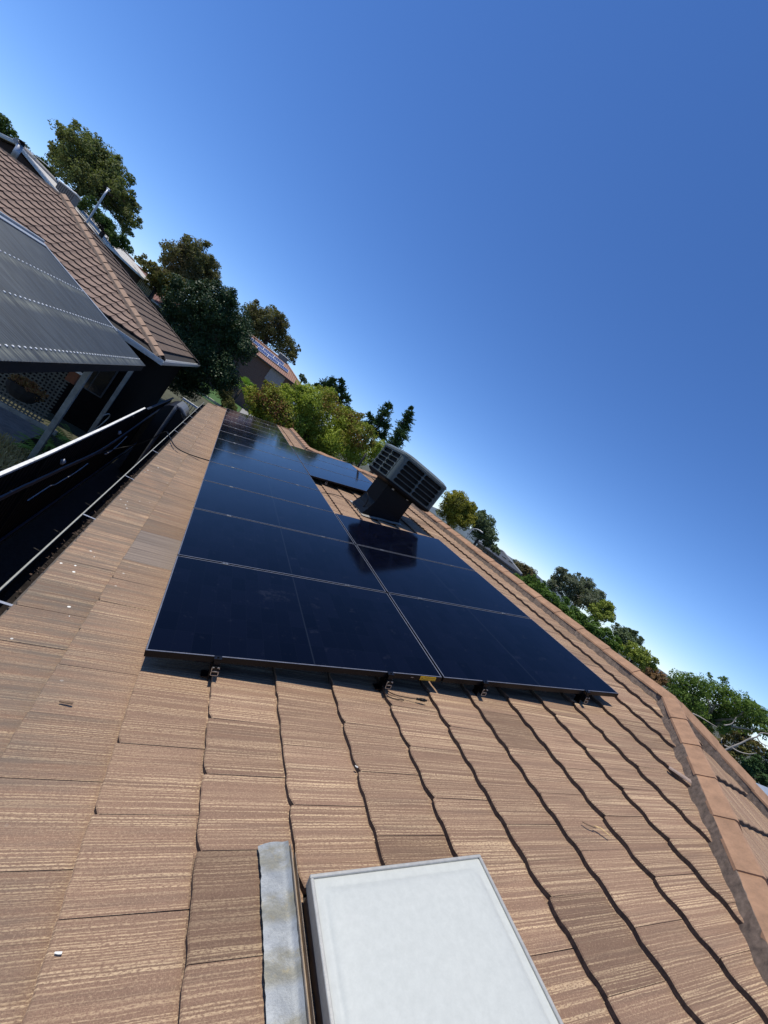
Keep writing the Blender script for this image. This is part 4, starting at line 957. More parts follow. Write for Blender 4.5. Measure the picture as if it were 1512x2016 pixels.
d = MB(); d.bbox(.93, clen+.1, CYE-.05, CYE+.04, .012, .03, .003, 0, Fc); wpart('verge_flashing', d.mesh('verge_flashing', [M_flash]), cp)
d = MB(); d.bbox(clen-.02, clen+.14, CY0, CYE+.04, .014, .034, .003, 0, Fc); d.bbox(clen+.10, clen+.14, CY0, CYE+.04, .034, .075, .003, 0, Fc); wpart('head_flashing', d.mesh('head_flashing', [M_flash]), cp)
M_beam = simple('dark_grey_beam', (.022, .022, .021), .7, var=.2, spec=.15)
d = MB(); d.bbox(CX0-.06, CX0-.01, CY0, CYE+.25, CZ0-.22, CZ0-.025, .004); wpart('front_beam', d.mesh('front_beam', [M_beam]), cp)
d = MB(); d.bbox(CX0+.0, CX0+.006, CY0, CYE+.25, CZ0-.045, CZ0-.032, .002); wpart('gutter_edge', d.mesh('gutter_edge', [M_flash]), cp)
for k in range(7):
    y = CYE-.1-k*1.4; d = MB(); d.box(.02, clen, y-.02, y+.02, -.13, -.02, 0, Fc); wpart('rafter', d.mesh('rafter', [M_beam]), cp)
M_post = simple('weathered_grey_timber', (.29, .28, .235), .8, var=.3, scale=5)
for x, y in ((-2.46, 7.55), (-2.62, 11.9)):
    d = MB(); d.bbox(x-.05, x+.05, y-.05, y+.05, 0, CZ0-.22, .006); wpart('post', d.mesh('post', [M_post]), cp)

# lattice screen, deck, planter and garden
lt = thing('lattice_screen', (-4.4, 9.3, 0), 'grey timber lattice screen standing behind the nearer post under the corrugated roof', 'lattice')
M_lat = simple('grey_lattice_timber', (.12, .115, .09), .85, var=.3, scale=8)
LX0, LX1, LZ0, LZ1, LY = -5.5, -2.95, .66, 2.45, 9.0
def slat(a, b, y, wdt=.016):
    a, b = Vector(a), Vector(b); t = (b-a).normalized(); s = Vector((-t.z, 0, t.x))*wdt; q = [a-s, b-s, b+s, a+s]
    vs = [(p.x, y, p.z) for p in q]+[(p.x, y+.008, p.z) for p in q]
    d_ = MB(); d_.add(vs, [(3, 2, 1, 0), (4, 5, 6, 7), (0, 1, 5, 4), (2, 3, 7, 6)]); return wpart('slat', d_.mesh('slat', [M_lat]), lt)
x = LX0
while x < LX1: slat((x, 0, LZ0), (x, 0, LZ1), LY); x += .075
z = LZ0+.05
while z < LZ1: slat((LX0, 0, z), (LX1, 0, z), LY-.010); z += .075
d = MB(); d.bbox(LX0, LX1+.3, LY-.04, LY+.04, LZ0-.09, LZ0, .004); wpart('bottom_rail', d.mesh('bottom_rail', [M_post]), lt)
dk = thing('garden_deck', (-3.9, 8.9, 0), 'grey weathered board deck beside the garden bed at the far left', 'deck')
M_dk = simple('grey_deck_board', (.20, .19, .17), .8, var=.25, scale=6)
for i in range(14):
    y = 7.9+i*.145; d = MB(); d.bbox(-5.6, -2.95, y, y+.138, .26, .30, .004); wpart('board', d.mesh('board', [M_dk]), dk)
M_bask = simple('black_basket_liner', (.02, .017, .014), .95)
pl = thing('hanging_planter', (-3.22, 8.0, 1.35), 'dark hanging basket of reddish succulents before the lattice', 'hanging basket')
d = MB(); vs = []; fs = []
for k, (s_, z_) in enumerate(((1, .0), (.95, -.12), (.7, -.24), (.35, -.28))):
    for i in range(14): a = 2*math.pi*i/14; vs.append((-3.24+.30*s_*math.cos(a), 8.0+.16*s_*math.sin(a), 1.46+z_))
for k in range(3):
    for i in range(14): fs.append((k*14+i, k*14+(i+1) % 14, (k+1)*14+(i+1) % 14, (k+1)*14+i))
fs.append(tuple(range(42, 56))); fs.append(tuple(range(13, -1, -1)))
wpart('basket', new_mesh('basket', vs, fs, [M_bask]), pl)
d = MB()
for i in range(3): a = 2*math.pi*i/3; d.tube([(-3.24+.29*math.cos(a), 8.0+.15*math.sin(a), 1.46), (-3.24, 8.0, 2.5)], .004, 4)
wpart('hanger', d.mesh('hanger', [M_bask]), pl)
ob = thing('bird_box', (-2.93, 8.9, 1.9), 'small orange timber bird box hung beside the nearer post', 'bird box')
d = MB(); d.bbox(-3.02, -2.84, 8.84, 8.98, 1.80, 2.06, .006); wpart('box', d.mesh('box', [simple('orange_box_timber', (.20, .06, .02), .7)]), ob)
d = MB(); d.bbox(-3.05, -2.81, 8.81, 9.0, 2.062, 2.085, .004); wpart('lid', d.mesh('lid', [simple('white_box_lid', (.7, .68, .6), .6)]), ob)

# ============================================================ foliage
def leaf_mat(name, c1, c2, c3=None, trans=.36, sc=1.2, rough=.65, spec=.12):
    c1, c2 = tuple(x*1.8 for x in c1), tuple(x*1.6 for x in c2)
    m = NT(name); g = m.t.nodes.new('ShaderNodeNewGeometry'); p = g.outputs['Position']; ri = g.outputs['Random Per Island']
    nz = m.noise(p, sc, 3, .6)
    f = m.math('ADD', m.math('MULTIPLY', ri, .55), m.math('MULTIPLY', m.ramp(nz, .3, .7), .5), clamp=True)
    col = m.mix(f, c1, c2)
    if c3: col = m.mix(m.math('MULTIPLY', m.ramp(m.noise(p, sc*.8, 3, .6), .52, .66), m.ramp(ri, .2, .5)), col, c3)
    b = m.bsdf(col, rough, 0, spec); t = m.n('BsdfTranslucent'); m.put(t.inputs[0], m.mix(1.0, col, (1.0, 1.15, .55), 'MULTIPLY'))
    x = m.n('MixShader'); x.inputs[0].default_value = trans; m.put(x.inputs[1], b); m.put(x.inputs[2], t); return m.done(x)
def crown_mesh(name, blobs, leaf, mat, seed, dens=26, aspect=.55, sub=9, up=.35, spiky=0.0, droop=0.0, core=.38, grow=1.2):
    leaf *= .78
    g = np.random.default_rng(seed); C = []; D = []
    ex = []
    for (x, y, z, r) in blobs:          # stray sprigs that break the outline
        for k in range(2):
            q = g.normal(size=3); q[2] = abs(q[2])*.8; q /= np.linalg.norm(q); a = r*grow*g.uniform(.9, 1.05)
            ex.append((x+q[0]*a, y+q[1]*a, z+q[2]*a, r*g.uniform(.22, .36)))
    blobs = list(blobs)+ex
    for (x, y, z, r) in blobs:
        r = r*grow
        n = int(2.3*dens*(r/leaf)**2); ns_ = max(4, int(sub*(.8+min(r/leaf/6, 2.2))))
        dr = g.normal(size=(ns_, 3)); dr /= np.linalg.norm(dr, axis=1)[:, None]
        rad = r*g.uniform(.55, .98, ns_)[:, None]; sc = np.array([x, y, z])+dr*rad*np.array([1, 1, .92]); sr = r*g.uniform(.20, .38, ns_)
        nc = int(n*core); k = g.integers(0, ns_, n-nc)
        d2 = g.normal(size=(n-nc, 3)); d2 /= np.linalg.norm(d2, axis=1)[:, None]
        q = sc[k]+d2*(sr[k]*g.uniform(.55, 1.0, n-nc)**.6)[:, None]*np.array([1.1, 1.1, .8])
        d3 = g.normal(size=(nc, 3)); d3 /= np.linalg.norm(d3, axis=1)[:, None]
        q2 = np.array([x, y, z])+d3*(r*g.uniform(.2, .9, nc))[:, None]
        C += [q, q2]; D += [d2*.7+dr[k]*.5, d3]
    C = np.vstack(C); D = np.vstack(D); n = len(C)
    nor = D+g.normal(size=(n, 3))*.75+np.array([0, 0, up]); nor /= np.linalg.norm(nor, axis=1)[:, None]
    t = g.normal(size=(n, 3))
    if spiky: t = D*1.0*spiky+np.array([0, 0, .5])+g.normal(size=(n, 3))*.45
    if droop: t = t*.6+np.array([0, 0, -droop])
    t -= nor*(t*nor).sum(1)[:, None]; t /= np.linalg.norm(t, axis=1)[:, None]+1e-9; b = np.cross(nor, t)
    L = (leaf*g.uniform(.6, 1.35, n))[:, None]*.5; W = L*aspect*g.uniform(.8, 1.2, n)[:, None]
    v = np.stack([C-t*L, C-b*W+nor*L*.12, C+t*L, C+b*W+nor*L*.12], 1).reshape(-1, 3)
    me = bpy.data.meshes.new(name); me.vertices.add(4*n); me.vertices.foreach_set('co', v.ravel())
    me.loops.add(4*n); me.loops.foreach_set('vertex_index', np.arange(4*n)); me.polygons.add(n); me.polygons.foreach_set('loop_start', np.arange(n)*4); me.polygons.foreach_set('loop_total', np.full(n, 4))
    me.materials.append(mat); me.update(); me.validate(); return me
M_bark_d = simple('dark_bark', (.055, .042, .032), .95, var=.4, scale=6, bs=.5, bd=.02)
M_bark_p = simple('pale_gum_bark', (.34, .30, .25), .8, var=.3, scale=5, bs=.3, bd=.01)
def conifer_mesh(name, blobs, leaf, mat, seed):
    g = np.random.default_rng(seed); V_ = []
    for (x, y, z, r) in blobs:
        for s_ in range(int(34+26*r)):
            d = g.normal(size=3); d[2] = d[2]*.6+.45; d /= np.linalg.norm(d); Ls = r*g.uniform(.8, 1.5)
            for k in range(30):
                f = g.uniform(.15, 1.0); w = .20*r*(1.08-f)+.02
                c = np.array([x, y, z])+d*Ls*f+g.normal(size=3)*w*.6-np.array([0, 0, .10*r*f*f])
                t = d+g.normal(size=3)*.45; t /= np.linalg.norm(t); b = np.cross(t, g.normal(size=3)); b /= np.linalg.norm(b)+1e-9
                l = leaf*g.uniform(.5, 1.2)*(1.1-.5*f); V_ += [c-t*l*.5, c-b*l*.14, c+t*l*.5, c+b*l*.14]
    v = np.array(V_); n = len(v)//4; me = bpy.data.meshes.new(name); me.vertices.add(4*n); me.vertices.foreach_set('co', v.ravel())
    me.loops.add(4*n); me.loops.foreach_set('vertex_index', np.arange(4*n)); me.polygons.add(n); me.polygons.foreach_set('loop_start', np.arange(n)*4); me.polygons.foreach_set('loop_total', np.full(n, 4))
    me.materials.append(mat); me.update(); return me
def tree(name, key, label, cat, leaf, mat, seed, bark=M_bark_d, group=None, trunk_r=None, base=None, fork=.45, **k):
    bl = BLOBS[key]; r = random.Random(seed)
    cx = sum(b[0]*b[3] for b in bl)/sum(b[3] for b in bl); cy = sum(b[1]*b[3] for b in bl)/sum(b[3] for b in bl)
    zmin = min(b[2]-b[3] for b in bl); zmax = max(b[2]+b[3] for b in bl)
    if base: bx, by = base
    else: bx, by = cx, cy
    t = thing(name, (bx, by, 0), label, cat, group); ti = Matrix.Translation((-bx, -by, 0))
    H = zmin+(zmax-zmin)*fork*.5; tr = trunk_r or max(.08, zmax*.022)
    d = MB(); fk = Vector((bx+(cx-bx)*.6, by+(cy-by)*.6, H)); d.tube([(bx, by, -.1), (bx+.05, by, H*.5), fk], [tr*1.25, tr, tr*.8], 8)
    for b in bl:
        c = Vector(b[:3]); mid = fk.lerp(c, .5)+Vector((r.uniform(-.2, .2), r.uniform(-.2, .2), b[3]*.25)); rr_ = max(tr*.28, .02)
        d.tube([fk, mid, c, c+(c-mid).normalized()*b[3]*.5], [rr_, rr_*.65, rr_*.4, rr_*.15], 5)
    m = d.mesh('trunk', [bark], True); m.transform(ti); o = bpy.data.objects.new('trunk', m); link(o, t)
    m = conifer_mesh('crown', bl, leaf, mat, seed) if k.get('spiky') else crown_mesh('crown', bl, leaf, mat, seed, **k); m.transform(ti); o = bpy.data.objects.new('crown', m); link(o, t)
    return t
LD = leaf_mat
m_gum = LD('gum_leaf', (.055, .066, .024), (.140, .152, .052), (.15, .14, .06), sc=.5)
m_gumd = LD('dark_hedge_leaf', (.020, .040, .012), (.055, .085, .022), sc=.7)
m_gum2 = LD('brown_gum_leaf', (.055, .055, .022), (.125, .115, .050), (.13, .10, .05), sc=.4)
m_olv = LD('olive_leaf', (.050, .052, .018), (.12, .11, .035), (.14, .09, .04), sc=.6)
m_dark = LD('glossy_dark_leaf', (.010, .022, .007), (.026, .048, .012), None, trans=.12, sc=1.0, rough=.5, spec=.3)
m_big = LD('turning_yellow_green_leaf', (.070, .095, .014), (.24, .27, .040), (.20, .10, .04), trans=.35, sc=.55)
m_con = LD('conifer_needle', (.016, .034, .012), (.045, .075, .024), None, trans=.12, sc=.8)
m_yel = LD('yellow_green_leaf', (.085, .090, .015), (.23, .20, .030), (.11, .12, .04), sc=.7)
m_grey = LD('grey_green_leaf', (.040, .055, .028), (.105, .13, .065), None, sc=.5)
m_brn = LD('brown_green_leaf', (.050, .045, .020), (.125, .10, .045), None, sc=.5)
m_grn = LD('mid_green_leaf', (.028, .058, .012), (.085, .13, .026), None, sc=.9)
m_gum4 = LD('silver_gum_leaf', (.055, .065, .040), (.135, .145, .095), None, sc=.6)
m_lime = LD('lime_leaf', (.08, .105, .020), (.20, .22, .045), None, sc=.9)
m_near = LD('fine_gum_leaf', (.040, .068, .014), (.115, .165, .035), (.10, .13, .05), sc=1.1)
m_rus = LD('rusty_leaf', (.10, .06, .03), (.20, .12, .06), None, sc=.6)
tree('tall_tree', 'corner', 'dark green tree cut off by the left picture edge, above the neighbouring gable', 'tree', .20, m_gumd, 1)
tree('small_tree', 'wispy', 'wispy small grey-green treetop beside the silver flue', 'tree', .16, m_grey, 2, dens=9)
tree('round_tree', 'clump', 'low dark green treetop between the silver flue and the big gum', 'tree', .18, m_gumd, 3)
tree('gum_tree', 'gum', 'largest gum tree on the left, olive crown with dark leaning trunk over the tiled roof', 'tree', .19, m_gum, 4, base=(-15.6, 37.4), trunk_r=.30, dens=22, sub=11, droop=.35)
tree('dense_hedge_tree', 'hedgeA', 'dark green bushy trees filling in under the big left gum behind the pale roof', 'tree', .17, m_gumd, 5)
tree('gum_tree', 'gum2', 'brownish round gum tree standing right of the big left gum', 'tree', .27, m_gum2, 6, dens=22, sub=11, trunk_r=.3)
tree('olive_tree', 'olive', 'low olive-green bushy tree in front of the brownish round gum', 'tree', .24, m_olv, 7)
tree('dense_tree', 'dark', 'dense nearly black-green glossy tree at the right end of the neighbouring roof', 'tree', .13, m_dark, 8, dens=22, trunk_r=.2, sub=14, base=(-3.6, 24.8))
tree('gum_tree', 'gum3', 'brown-green gum tree rising behind the brick house with blue panels', 'tree', .38, m_gum2, 9, dens=22)
tree('small_tree', 'tiny', 'tiny distant treetop at the right end of the brick house roof', 'tree', .35, m_grey, 10)
tree('leafy_tree', 'big', 'large yellow-green bushy tree right behind the far end of the solar roof', 'tree', .145, m_big, 11, grow=1.35, dens=22, trunk_r=.22, sub=16, base=(5.2, 21.5))
tree('conifer_tree', 'conA', 'dark spiky conifer poking out behind the large yellow-green tree', 'tree', .42, m_con, 12, spiky=1.5, aspect=.15, dens=150)
tree('conifer_tree', 'conB', 'open dark conifer, left one of the pair above the cooler', 'tree', .38, m_con, 13, spiky=1.5, aspect=.15, dens=110)
tree('conifer_tree', 'conC', 'pointed dark conifer, right one of the pair above the cooler', 'tree', .38, m_con, 14, spiky=1.6, aspect=.15, dens=150)
tree('round_tree', 'yellow', 'yellow-green round tree just right of the cooler', 'tree', .19, m_yel, 15, dens=28, sub=18)
tree('round_tree', 'greyg', 'grey-green round tree behind the curved street lamp', 'tree', .22, m_grey, 16, dens=28, sub=14)
tree('round_tree', 'brownish', 'brown-green dome-shaped tree beyond the grey roofed house', 'tree', .32, m_brn, 17)
tree('bushy_tree', 'low', 'mid green bushes showing over the ridge right of the grey roofed house', 'bush', .18, m_grn, 18)
tree('bushy_tree', 'hedgeB', 'dark green hedge-like tree along the ridge below the silver gum', 'tree', .11, m_grn, 19)
tree('gum_tree', 'gum4', 'silver-grey gum tree with clumped crown above the middle of the ridge', 'tree', .18, m_gum4, 20, dens=24, sub=16, bark=M_bark_p)
tree('leafy_tree', 'lime', 'light lime-green tree at the right shoulder of the silver gum', 'tree', .17, m_lime, 21)
tree('small_tree', 'gum5', 'small dark grey gum tree between the silver gum and the mid green tree', 'tree', .22, m_grey, 22)
tree('leafy_tree', 'midg', 'mid green tree leaning over the ridge near the hip corner', 'tree', .19, m_lime, 23)
tree('small_tree', 'rusty', 'rusty brown bush just before the nearest right-hand tree', 'bush', .26, m_rus, 24)
tree('spreading_tree', 'near', 'big bright green spreading tree at the right edge with pale bare branches', 'tree', .095, m_near, 25, grow=1.35, dens=22, sub=18, bark=M_bark_p, trunk_r=.16, base=(17.3, 4.6), aspect=.4)
tree('bushy_tree', 'scrub', 'brown-olive scrubby tree under the big spreading right-hand tree', 'tree', .13, m_olv, 26, bark=M_bark_p, dens=18)
tree('bushy_tree', 'darkr', 'dark green bush at the right picture edge below the spreading tree', 'bush', .10, m_con, 27, dens=30)
tree_dummy = 0
# bare pale branches of the spreading tree
pt = [o for o in bpy.data.objects if o.name.startswith('spreading_tree')][0]; pi_ = world_of(pt).inverted()
for i, B in enumerate([[(17.0,4.3,1.2),(16.2,3.9,2.2),(15.38,3.3,3.19),(15.4,3.26,3.67),(15.45,3.11,4.13),(15.47,3.05,4.35),(15.49,2.96,4.54),(15.5,2.94,4.71),(15.56,2.73,4.84)],[(15.38,3.32,3.8),(15.42,3.19,3.88),(15.45,3.11,4.13)],[(15.05,4.22,3.98),(15.11,4.05,4.03),(15.19,3.85,4.06),(15.26,3.65,4.09)],[(15.29,3.58,4.25),(15.32,3.48,4.42),(15.32,3.5,4.65)],[(15.42,3.19,3.88),(15.47,3.03,3.91),(15.52,2.86,4.03),(15.55,2.77,4.18)],[(15.49,2.96,4.54),(15.53,2.84,4.47),(15.58,2.67,4.52)]]):
    d = MB(); P = smooth_path(B, 4); n = len(P); w0 = .035 if i == 0 else .02
    d.tube(P, [w0*(1-.7*k/n) for k in range(n)], 6); wpart('branch', d.mesh('branch', [M_bark_p], True), pt)

# palm below the dense dark tree
m_palm = LD('palm_frond_leaf', (.07, .12, .02), (.16, .24, .05), None, sc=2)
pm = thing('palm_tree', (.75, 43.2, 0), 'bright green fan palm between the dark tree and the brick house', 'palm')
d = MB(); d.tube([(.75, 43.2, -.1), (.8, 43.2, 2.9)], [.16, .12], 8); wpart('trunk', d.mesh('trunk', [M_bark_d], True), pm)
r = random.Random(4); d = MB()
for i in range(46):
    a = r.uniform(0, 6.28); el = r.uniform(-.7, 1.3); L = r.uniform(.7, 1.15); D_ = Vector((math.cos(a)*math.cos(el), math.sin(a)*math.cos(el), math.sin(el)))
    c = Vector((.8, 43.2, 3.0)) + D_*L*.55; s = D_.cross(Vector((0, 0, 1))).normalized(); u_ = s.cross(D_)
    for k in range(13):
        f = (k-6)/6*1.25; q = (D_*math.cos(f)+s*math.sin(f)).normalized(); tip = c+q*L*.62-Vector((0, 0, .12*L)); w_ = s*.0+u_*.0
        pz = q.cross(u_).normalized()*.035
        d.add([c, c+q*L*.3+pz, tip, c+q*L*.3-pz], [(0, 1, 2, 3)])
wpart('fronds', d.mesh('fronds', [m_palm]), pm)
BLOBS['yard'] = [(-.2, 41.0, 1.6, .7), (.3, 40.6, 1.0, .6), (-.5, 42, 2.2, .6), (1.0, 40.8, .8, .45)]
tree('garden_shrub', 'yard', 'yellowish garden shrub below the fan palm beside the lawn', 'shrub', .14, m_olv, 31)

# far houses ---------------------------------------------------------------
def far_tile(name, base, light, ud, vd, o=(0, 0, 0)):
    m = NT(name); p = m.pos(); u = m.dot(p, ud); v = m.dot(p, vd)
    cu_ = m.math('FRACT', m.math('DIVIDE', u, .33)); w_ = m.math('SINE', m.math('MULTIPLY', v, 2*math.pi/.30))
    k = m.math('LESS_THAN', cu_, .16); nz = m.noise(p, 2, 4, .7)
    col = m.mix(m.ramp(nz, .3, .75), base, light); col = m.mix(m.math('MULTIPLY', k, .55), col, tuple(c*.35 for c in base))
    hh = m.math('ADD', cu_, m.math('MULTIPLY', w_, .6))
    return m.done(m.bsdf(col, .8, bump=hh, bs=1.0, bd=.04))
def brick_mat(name, c1, c2, mort, sc=1.0):
    m = NT(name); p = m.pos(); s = m.n('SeparateXYZ'); m.put(s.inputs[0], p)
    b = m.n('TexBrick'); m.put(b.inputs['Vector'], m.xyz(m.math('ADD', s.outputs[0], s.outputs[1]), s.outputs[2])); b.inputs['Scale'].default_value = 4.0/sc
    b.inputs['Color1'].default_value = (*c1, 1); b.inputs['Color2'].default_value = (*c2, 1); b.inputs['Mortar'].default_value = (*mort, 1)
    return m.done(m.bsdf(b.outputs[0], .9))
def hip_house(name, c, ang, L, W, ez, rz, wallm, roofm, trim, label, hip=True, over=.5, z0=0.0, roofs=None):
    """L along local x (front faces local -y), hip or gable roof"""
    t = thing(name, (c[0], c[1], z0), label, 'house'); M = Matrix.Translation((c[0], c[1], 0)) @ Matrix.Rotation(ang, 4, 'Z')
    d = MB(); d.box(-L/2, L/2, -W/2, W/2, z0, ez-.05, 0, M)
    if not hip: d.add([(-L/2, -W/2, ez-.05), (-L/2, W/2, ez-.05), (-L/2, 0, rz-.25)], [(0, 1, 2)], 0, M); d.add([(L/2, -W/2, ez-.05), (L/2, W/2, ez-.05), (L/2, 0, rz-.25)], [(2, 1, 0)], 0, M)
    wpart('wall', d.mesh('wall', [wallm]), t)
    a, b = L/2+over, W/2+over; hx = a-b if hip else a
    d = MB(); vs = [(-a, -b, ez), (a, -b, ez), (a, b, ez), (-a, b, ez), (-hx, 0, rz), (hx, 0, rz)]
    d.add(vs, [(0, 1, 5, 4), (2, 3, 4, 5)], 0, M); 
    if hip: d.add(vs, [(1, 2, 5), (3, 0, 4)], 0, M)
    d.add([(x, y, z-.10) for x, y, z in vs], [(4, 5, 1, 0), (5, 4, 3, 2)]+([(5, 2, 1), (4, 0, 3)] if hip else []), 0, M)
    wpart('roof', d.mesh('roof', [roofm]), t)
    d = MB(); 
    for x0, x1, y0, y1 in ((-a, a, -b-.12, -b), (-a, a, b, b+.12), (-a-.12, -a, -b, b), (a, a+.12, -b, b)):
        if not hip and x1-x0 < 1: continue
        d.box(x0, x1, y0, y1, ez-.16, ez-.01, 0, M)
    wpart('gutter', d.mesh('gutter', [trim]), t)
    if True:
        d = MB(); cm = [((-hx, 0, rz+.03), (hx, 0, rz+.03))]
        if hip: cm += [((-a, -b, ez+.03), (-hx, 0, rz+.03)), ((a, -b, ez+.03), (hx, 0, rz+.03)), ((a, b, ez+.03), (hx, 0, rz+.03))]
        for p_, q_ in cm: d.tube([p_, q_], .13, 6, 0, True, M)
        wpart('ridge_capping', d.mesh('ridge_capping', [roofs or roofm]), t)
    return t, M
M_trim_dark = simple('dark_green_gutter', (.035, .045, .04), .5); M_trim_white = simple('white_trim', (.70, .70, .66), .5)
# brick house with bluish panels
th2 = math.atan(1.85/4.0); U3 = Vector((0, math.cos(th2), math.sin(th2)))
h2, HM = hip_house('brick_house', (-.4, 64, 0), 0, 16.4, 7, 7.15, 9.0, brick_mat('mottled_brick', (.16, .075, .05), (.11, .06, .045), (.17, .14, .12)), far_tile('orange_brown_far_tile', (.26, .135, .09), (.33, .18, .12), U3, (1, 0, 0)), M_trim_dark, 'brick house with orange tile roof, blue solar panels and pale garage door beyond the trees', roofs=simple('orange_far_cap', (.36, .20, .13), .8))
Uf = Vector((0, 4.0, 1.85)).normalized(); Nf = Vector((1, 0, 0)).cross(Uf)
F3 = frame(Vector((0, 60.0, 7.15)), Vector((1, 0, 0)), Uf, Nf)
def blue_panel():
    m = NT('blue_cell_panel'); t = m.objc(); s = m.n('SeparateXYZ'); m.put(s.inputs[0], t)
    g = m.math('GREATER_THAN', m.math('ABSOLUTE', m.math('SUBTRACT', m.math('FRACT', m.math('DIVIDE', s.outputs[0], .275)), .5)), .43)
    g2 = m.math('GREATER_THAN', m.math('ABSOLUTE', m.math('SUBTRACT', m.math('FRACT', m.math('DIVIDE', s.outputs[1], .49)), .5)), .46)
    return m.done(m.bsdf(m.mix(m.math('MULTIPLY', m.math('MAXIMUM', g, g2), .8), (.035, .055, .16), (.35, .38, .42)), .25, .2))
bpm = blue_panel(); d = MB(); d.box(0, 1.62, 0, .98, .09, .12); pgl = d.mesh('blue_panel_glass', [bpm]); d = MB()
for x0, x1, y0, y1 in ((-.03, 1.65, -.035, 0), (-.03, 1.65, .98, 1.015), (-.03, 0, 0, .98), (1.62, 1.65, 0, .98)): d.box(x0, x1, y0, y1, .085, .132)
pfr = d.mesh('blue_panel_frame', [M_trim_white])
i = 0
for nrow, (y, xs) in enumerate(((2.72, (-2.75, -1.05, .65, 2.35)), (1.62, (-.1, 1.6, 3.3)))):
    for j, x in enumerate(xs):
        lb = ('%s blue solar panel of the upper row on the brick house roof' % ('leftmost', 'second', 'third', 'rightmost')[j]) if nrow == 0 else ('%s blue solar panel of the lower row above the brick house gutter' % ('left', 'middle', 'right')[j])
        F = F3 @ Matrix.Translation((x, y-.2, 0)); t = thing('blue_solar_panel', F.translation, lb, 'solar panel', 'blue solar panels on the brick house', F)
        obj('panel_glass', pgl, t); obj('panel_frame', pfr, t)
d = MB(); d.bbox(2.75, 5.1, 60.38, 60.49, 5.2, 6.98, .01); wpart('garage_door', d.mesh('garage_door', [simple('pale_taupe_door', (.30, .26, .24), .7)]), h2)
d = MB(); d.bbox(-1.6, -.2, 60.2, 60.5, 7.9, 8.0, .01, 0); 
t = thing('roof_cooler', (3.4, 64.2, 8.9), 'beige box cooler on the ridge of the brick house beside the blue panels', 'rooftop cooler')
d = MB(); d.bbox(2.75, 4.2, 63.8, 65, 8.7, 9.55, .06); wpart('box', d.mesh('box', [simple('beige_cooler_side', (.17, .16, .14), .7)]), t); d = MB(); d.bbox(2.7, 4.25, 63.75, 65.05, 9.56, 9.68, .05); wpart('lid', d.mesh('lid', [simple('beige_cooler_lid', (.55, .52, .46), .6)]), t)

# pale tiled gable house behind the neighbour
M_pale = far_tile('pale_worn_tile', (.52, .48, .41), (.78, .74, .66), Vector((-math.cos(.32), 0, math.sin(.32))), (0, 1, 0))
h3, HM3 = hip_house('pale_roofed_house', (-15.3, 43, 0), R(90), 26, 6.1, 5.72, 6.80, simple('dark_brown_gable_board', (.050, .032, .024), .9, var=.3, scale=3), M_pale, M_trim_white, 'house with pale bleached tile roof and dark brown gable behind the neighbouring roof', hip=False, over=.35, roofs=simple('pale_cap', (.42, .38, .33), .8))
d = MB()
for sx in (-1, 1):
    M = Matrix.Translation((-15.3, 29.68, 0)); a_, b_ = Vector((0, 0, 6.86)), Vector((sx*3.5, 0, 5.74)); 
    d.add([a_, b_, b_-Vector((0, 0, .2)), a_-Vector((0, 0, .2)), a_+Vector((0, .06, 0)), b_+Vector((0, .06, 0)), b_+Vector((0, .06, -.2)), a_+Vector((0, .06, -.2))], [(0, 1, 2, 3), (7, 6, 5, 4), (0, 4, 5, 1), (3, 2, 6, 7)], 0, M)
wpart('barge_board', d.mesh('barge_board', [M_trim_white]), h3)
fl = thing('roof_flue', (-14.59, 28.6, 6.0), 'silver flue pipe with black cowl at the gable of the pale roof', 'flue')
d = MB(); d.tube([(-14.62, 28.7, 5.9), (-14.62, 28.7, 6.75)], .13, 12); wpart('pipe', d.mesh('pipe', [M_steel], True), fl)
d = MB(); d.tube([(-14.62, 28.7, 6.76), (-14.62, 28.7, 6.82), (-14.62, 28.7, 6.92), (-14.62, 28.7, 6.95)], [.17, .11, .16, .04], 12); wpart('cowl', d.mesh('cowl', [M_black_plastic], False), fl)
d = MB(); 
bx = thing('ridge_cooler', (-12.7, 28.9, 6.2), 'grey slatted box cooler with pale lid rising above the pale roof ridge', 'rooftop cooler')
Mb = Matrix.Translation((-13.25, 31.6, 0)) @ Matrix.Rotation(R(4), 4, 'Z'); d.bbox(-.45, .45, -.5, .5, 5.9, 6.68, .03, 0, Mb); wpart('box', d.mesh('box', [simple('grey_slatted_side', (.16, .15, .135), .7)]), bx)
d = MB()
for k in range(9): d.box(-.42+k*.1, -.39+k*.1, -.52, -.5, 6.0, 6.62, 0, Mb)
wpart('slat_row', d.mesh('slat_row', [simple('slat_shadow_grey', (.06, .055, .05), .7)]), bx); d = MB(); d.bbox(-.5, .5, -.55, .55, 6.68, 6.76, .02, 0, Mb); wpart('lid', d.mesh('lid', [M_trim_white]), bx)
an = thing('tv_antenna', (-15.1, 31.6, 6.3), 'thin television antenna above the pale roof', 'antenna')
d = MB(); d.tube([(-15.15, 31.5, 5.9), (-15.15, 31.5, 7.05)], .02, 5); wpart('mast', d.mesh('mast', [M_steel]), an); d = MB(); d.tube([(-15.75, 31.5, 7.02), (-14.45, 31.5, 7.0)], .018, 5)
for k in range(6): d.tube([(-15.65+k*.2, 31.2, 7.02), (-15.65+k*.2, 31.8, 7.02)], .010, 4)
wpart('aerial', d.mesh('aerial', [M_steel]), an)
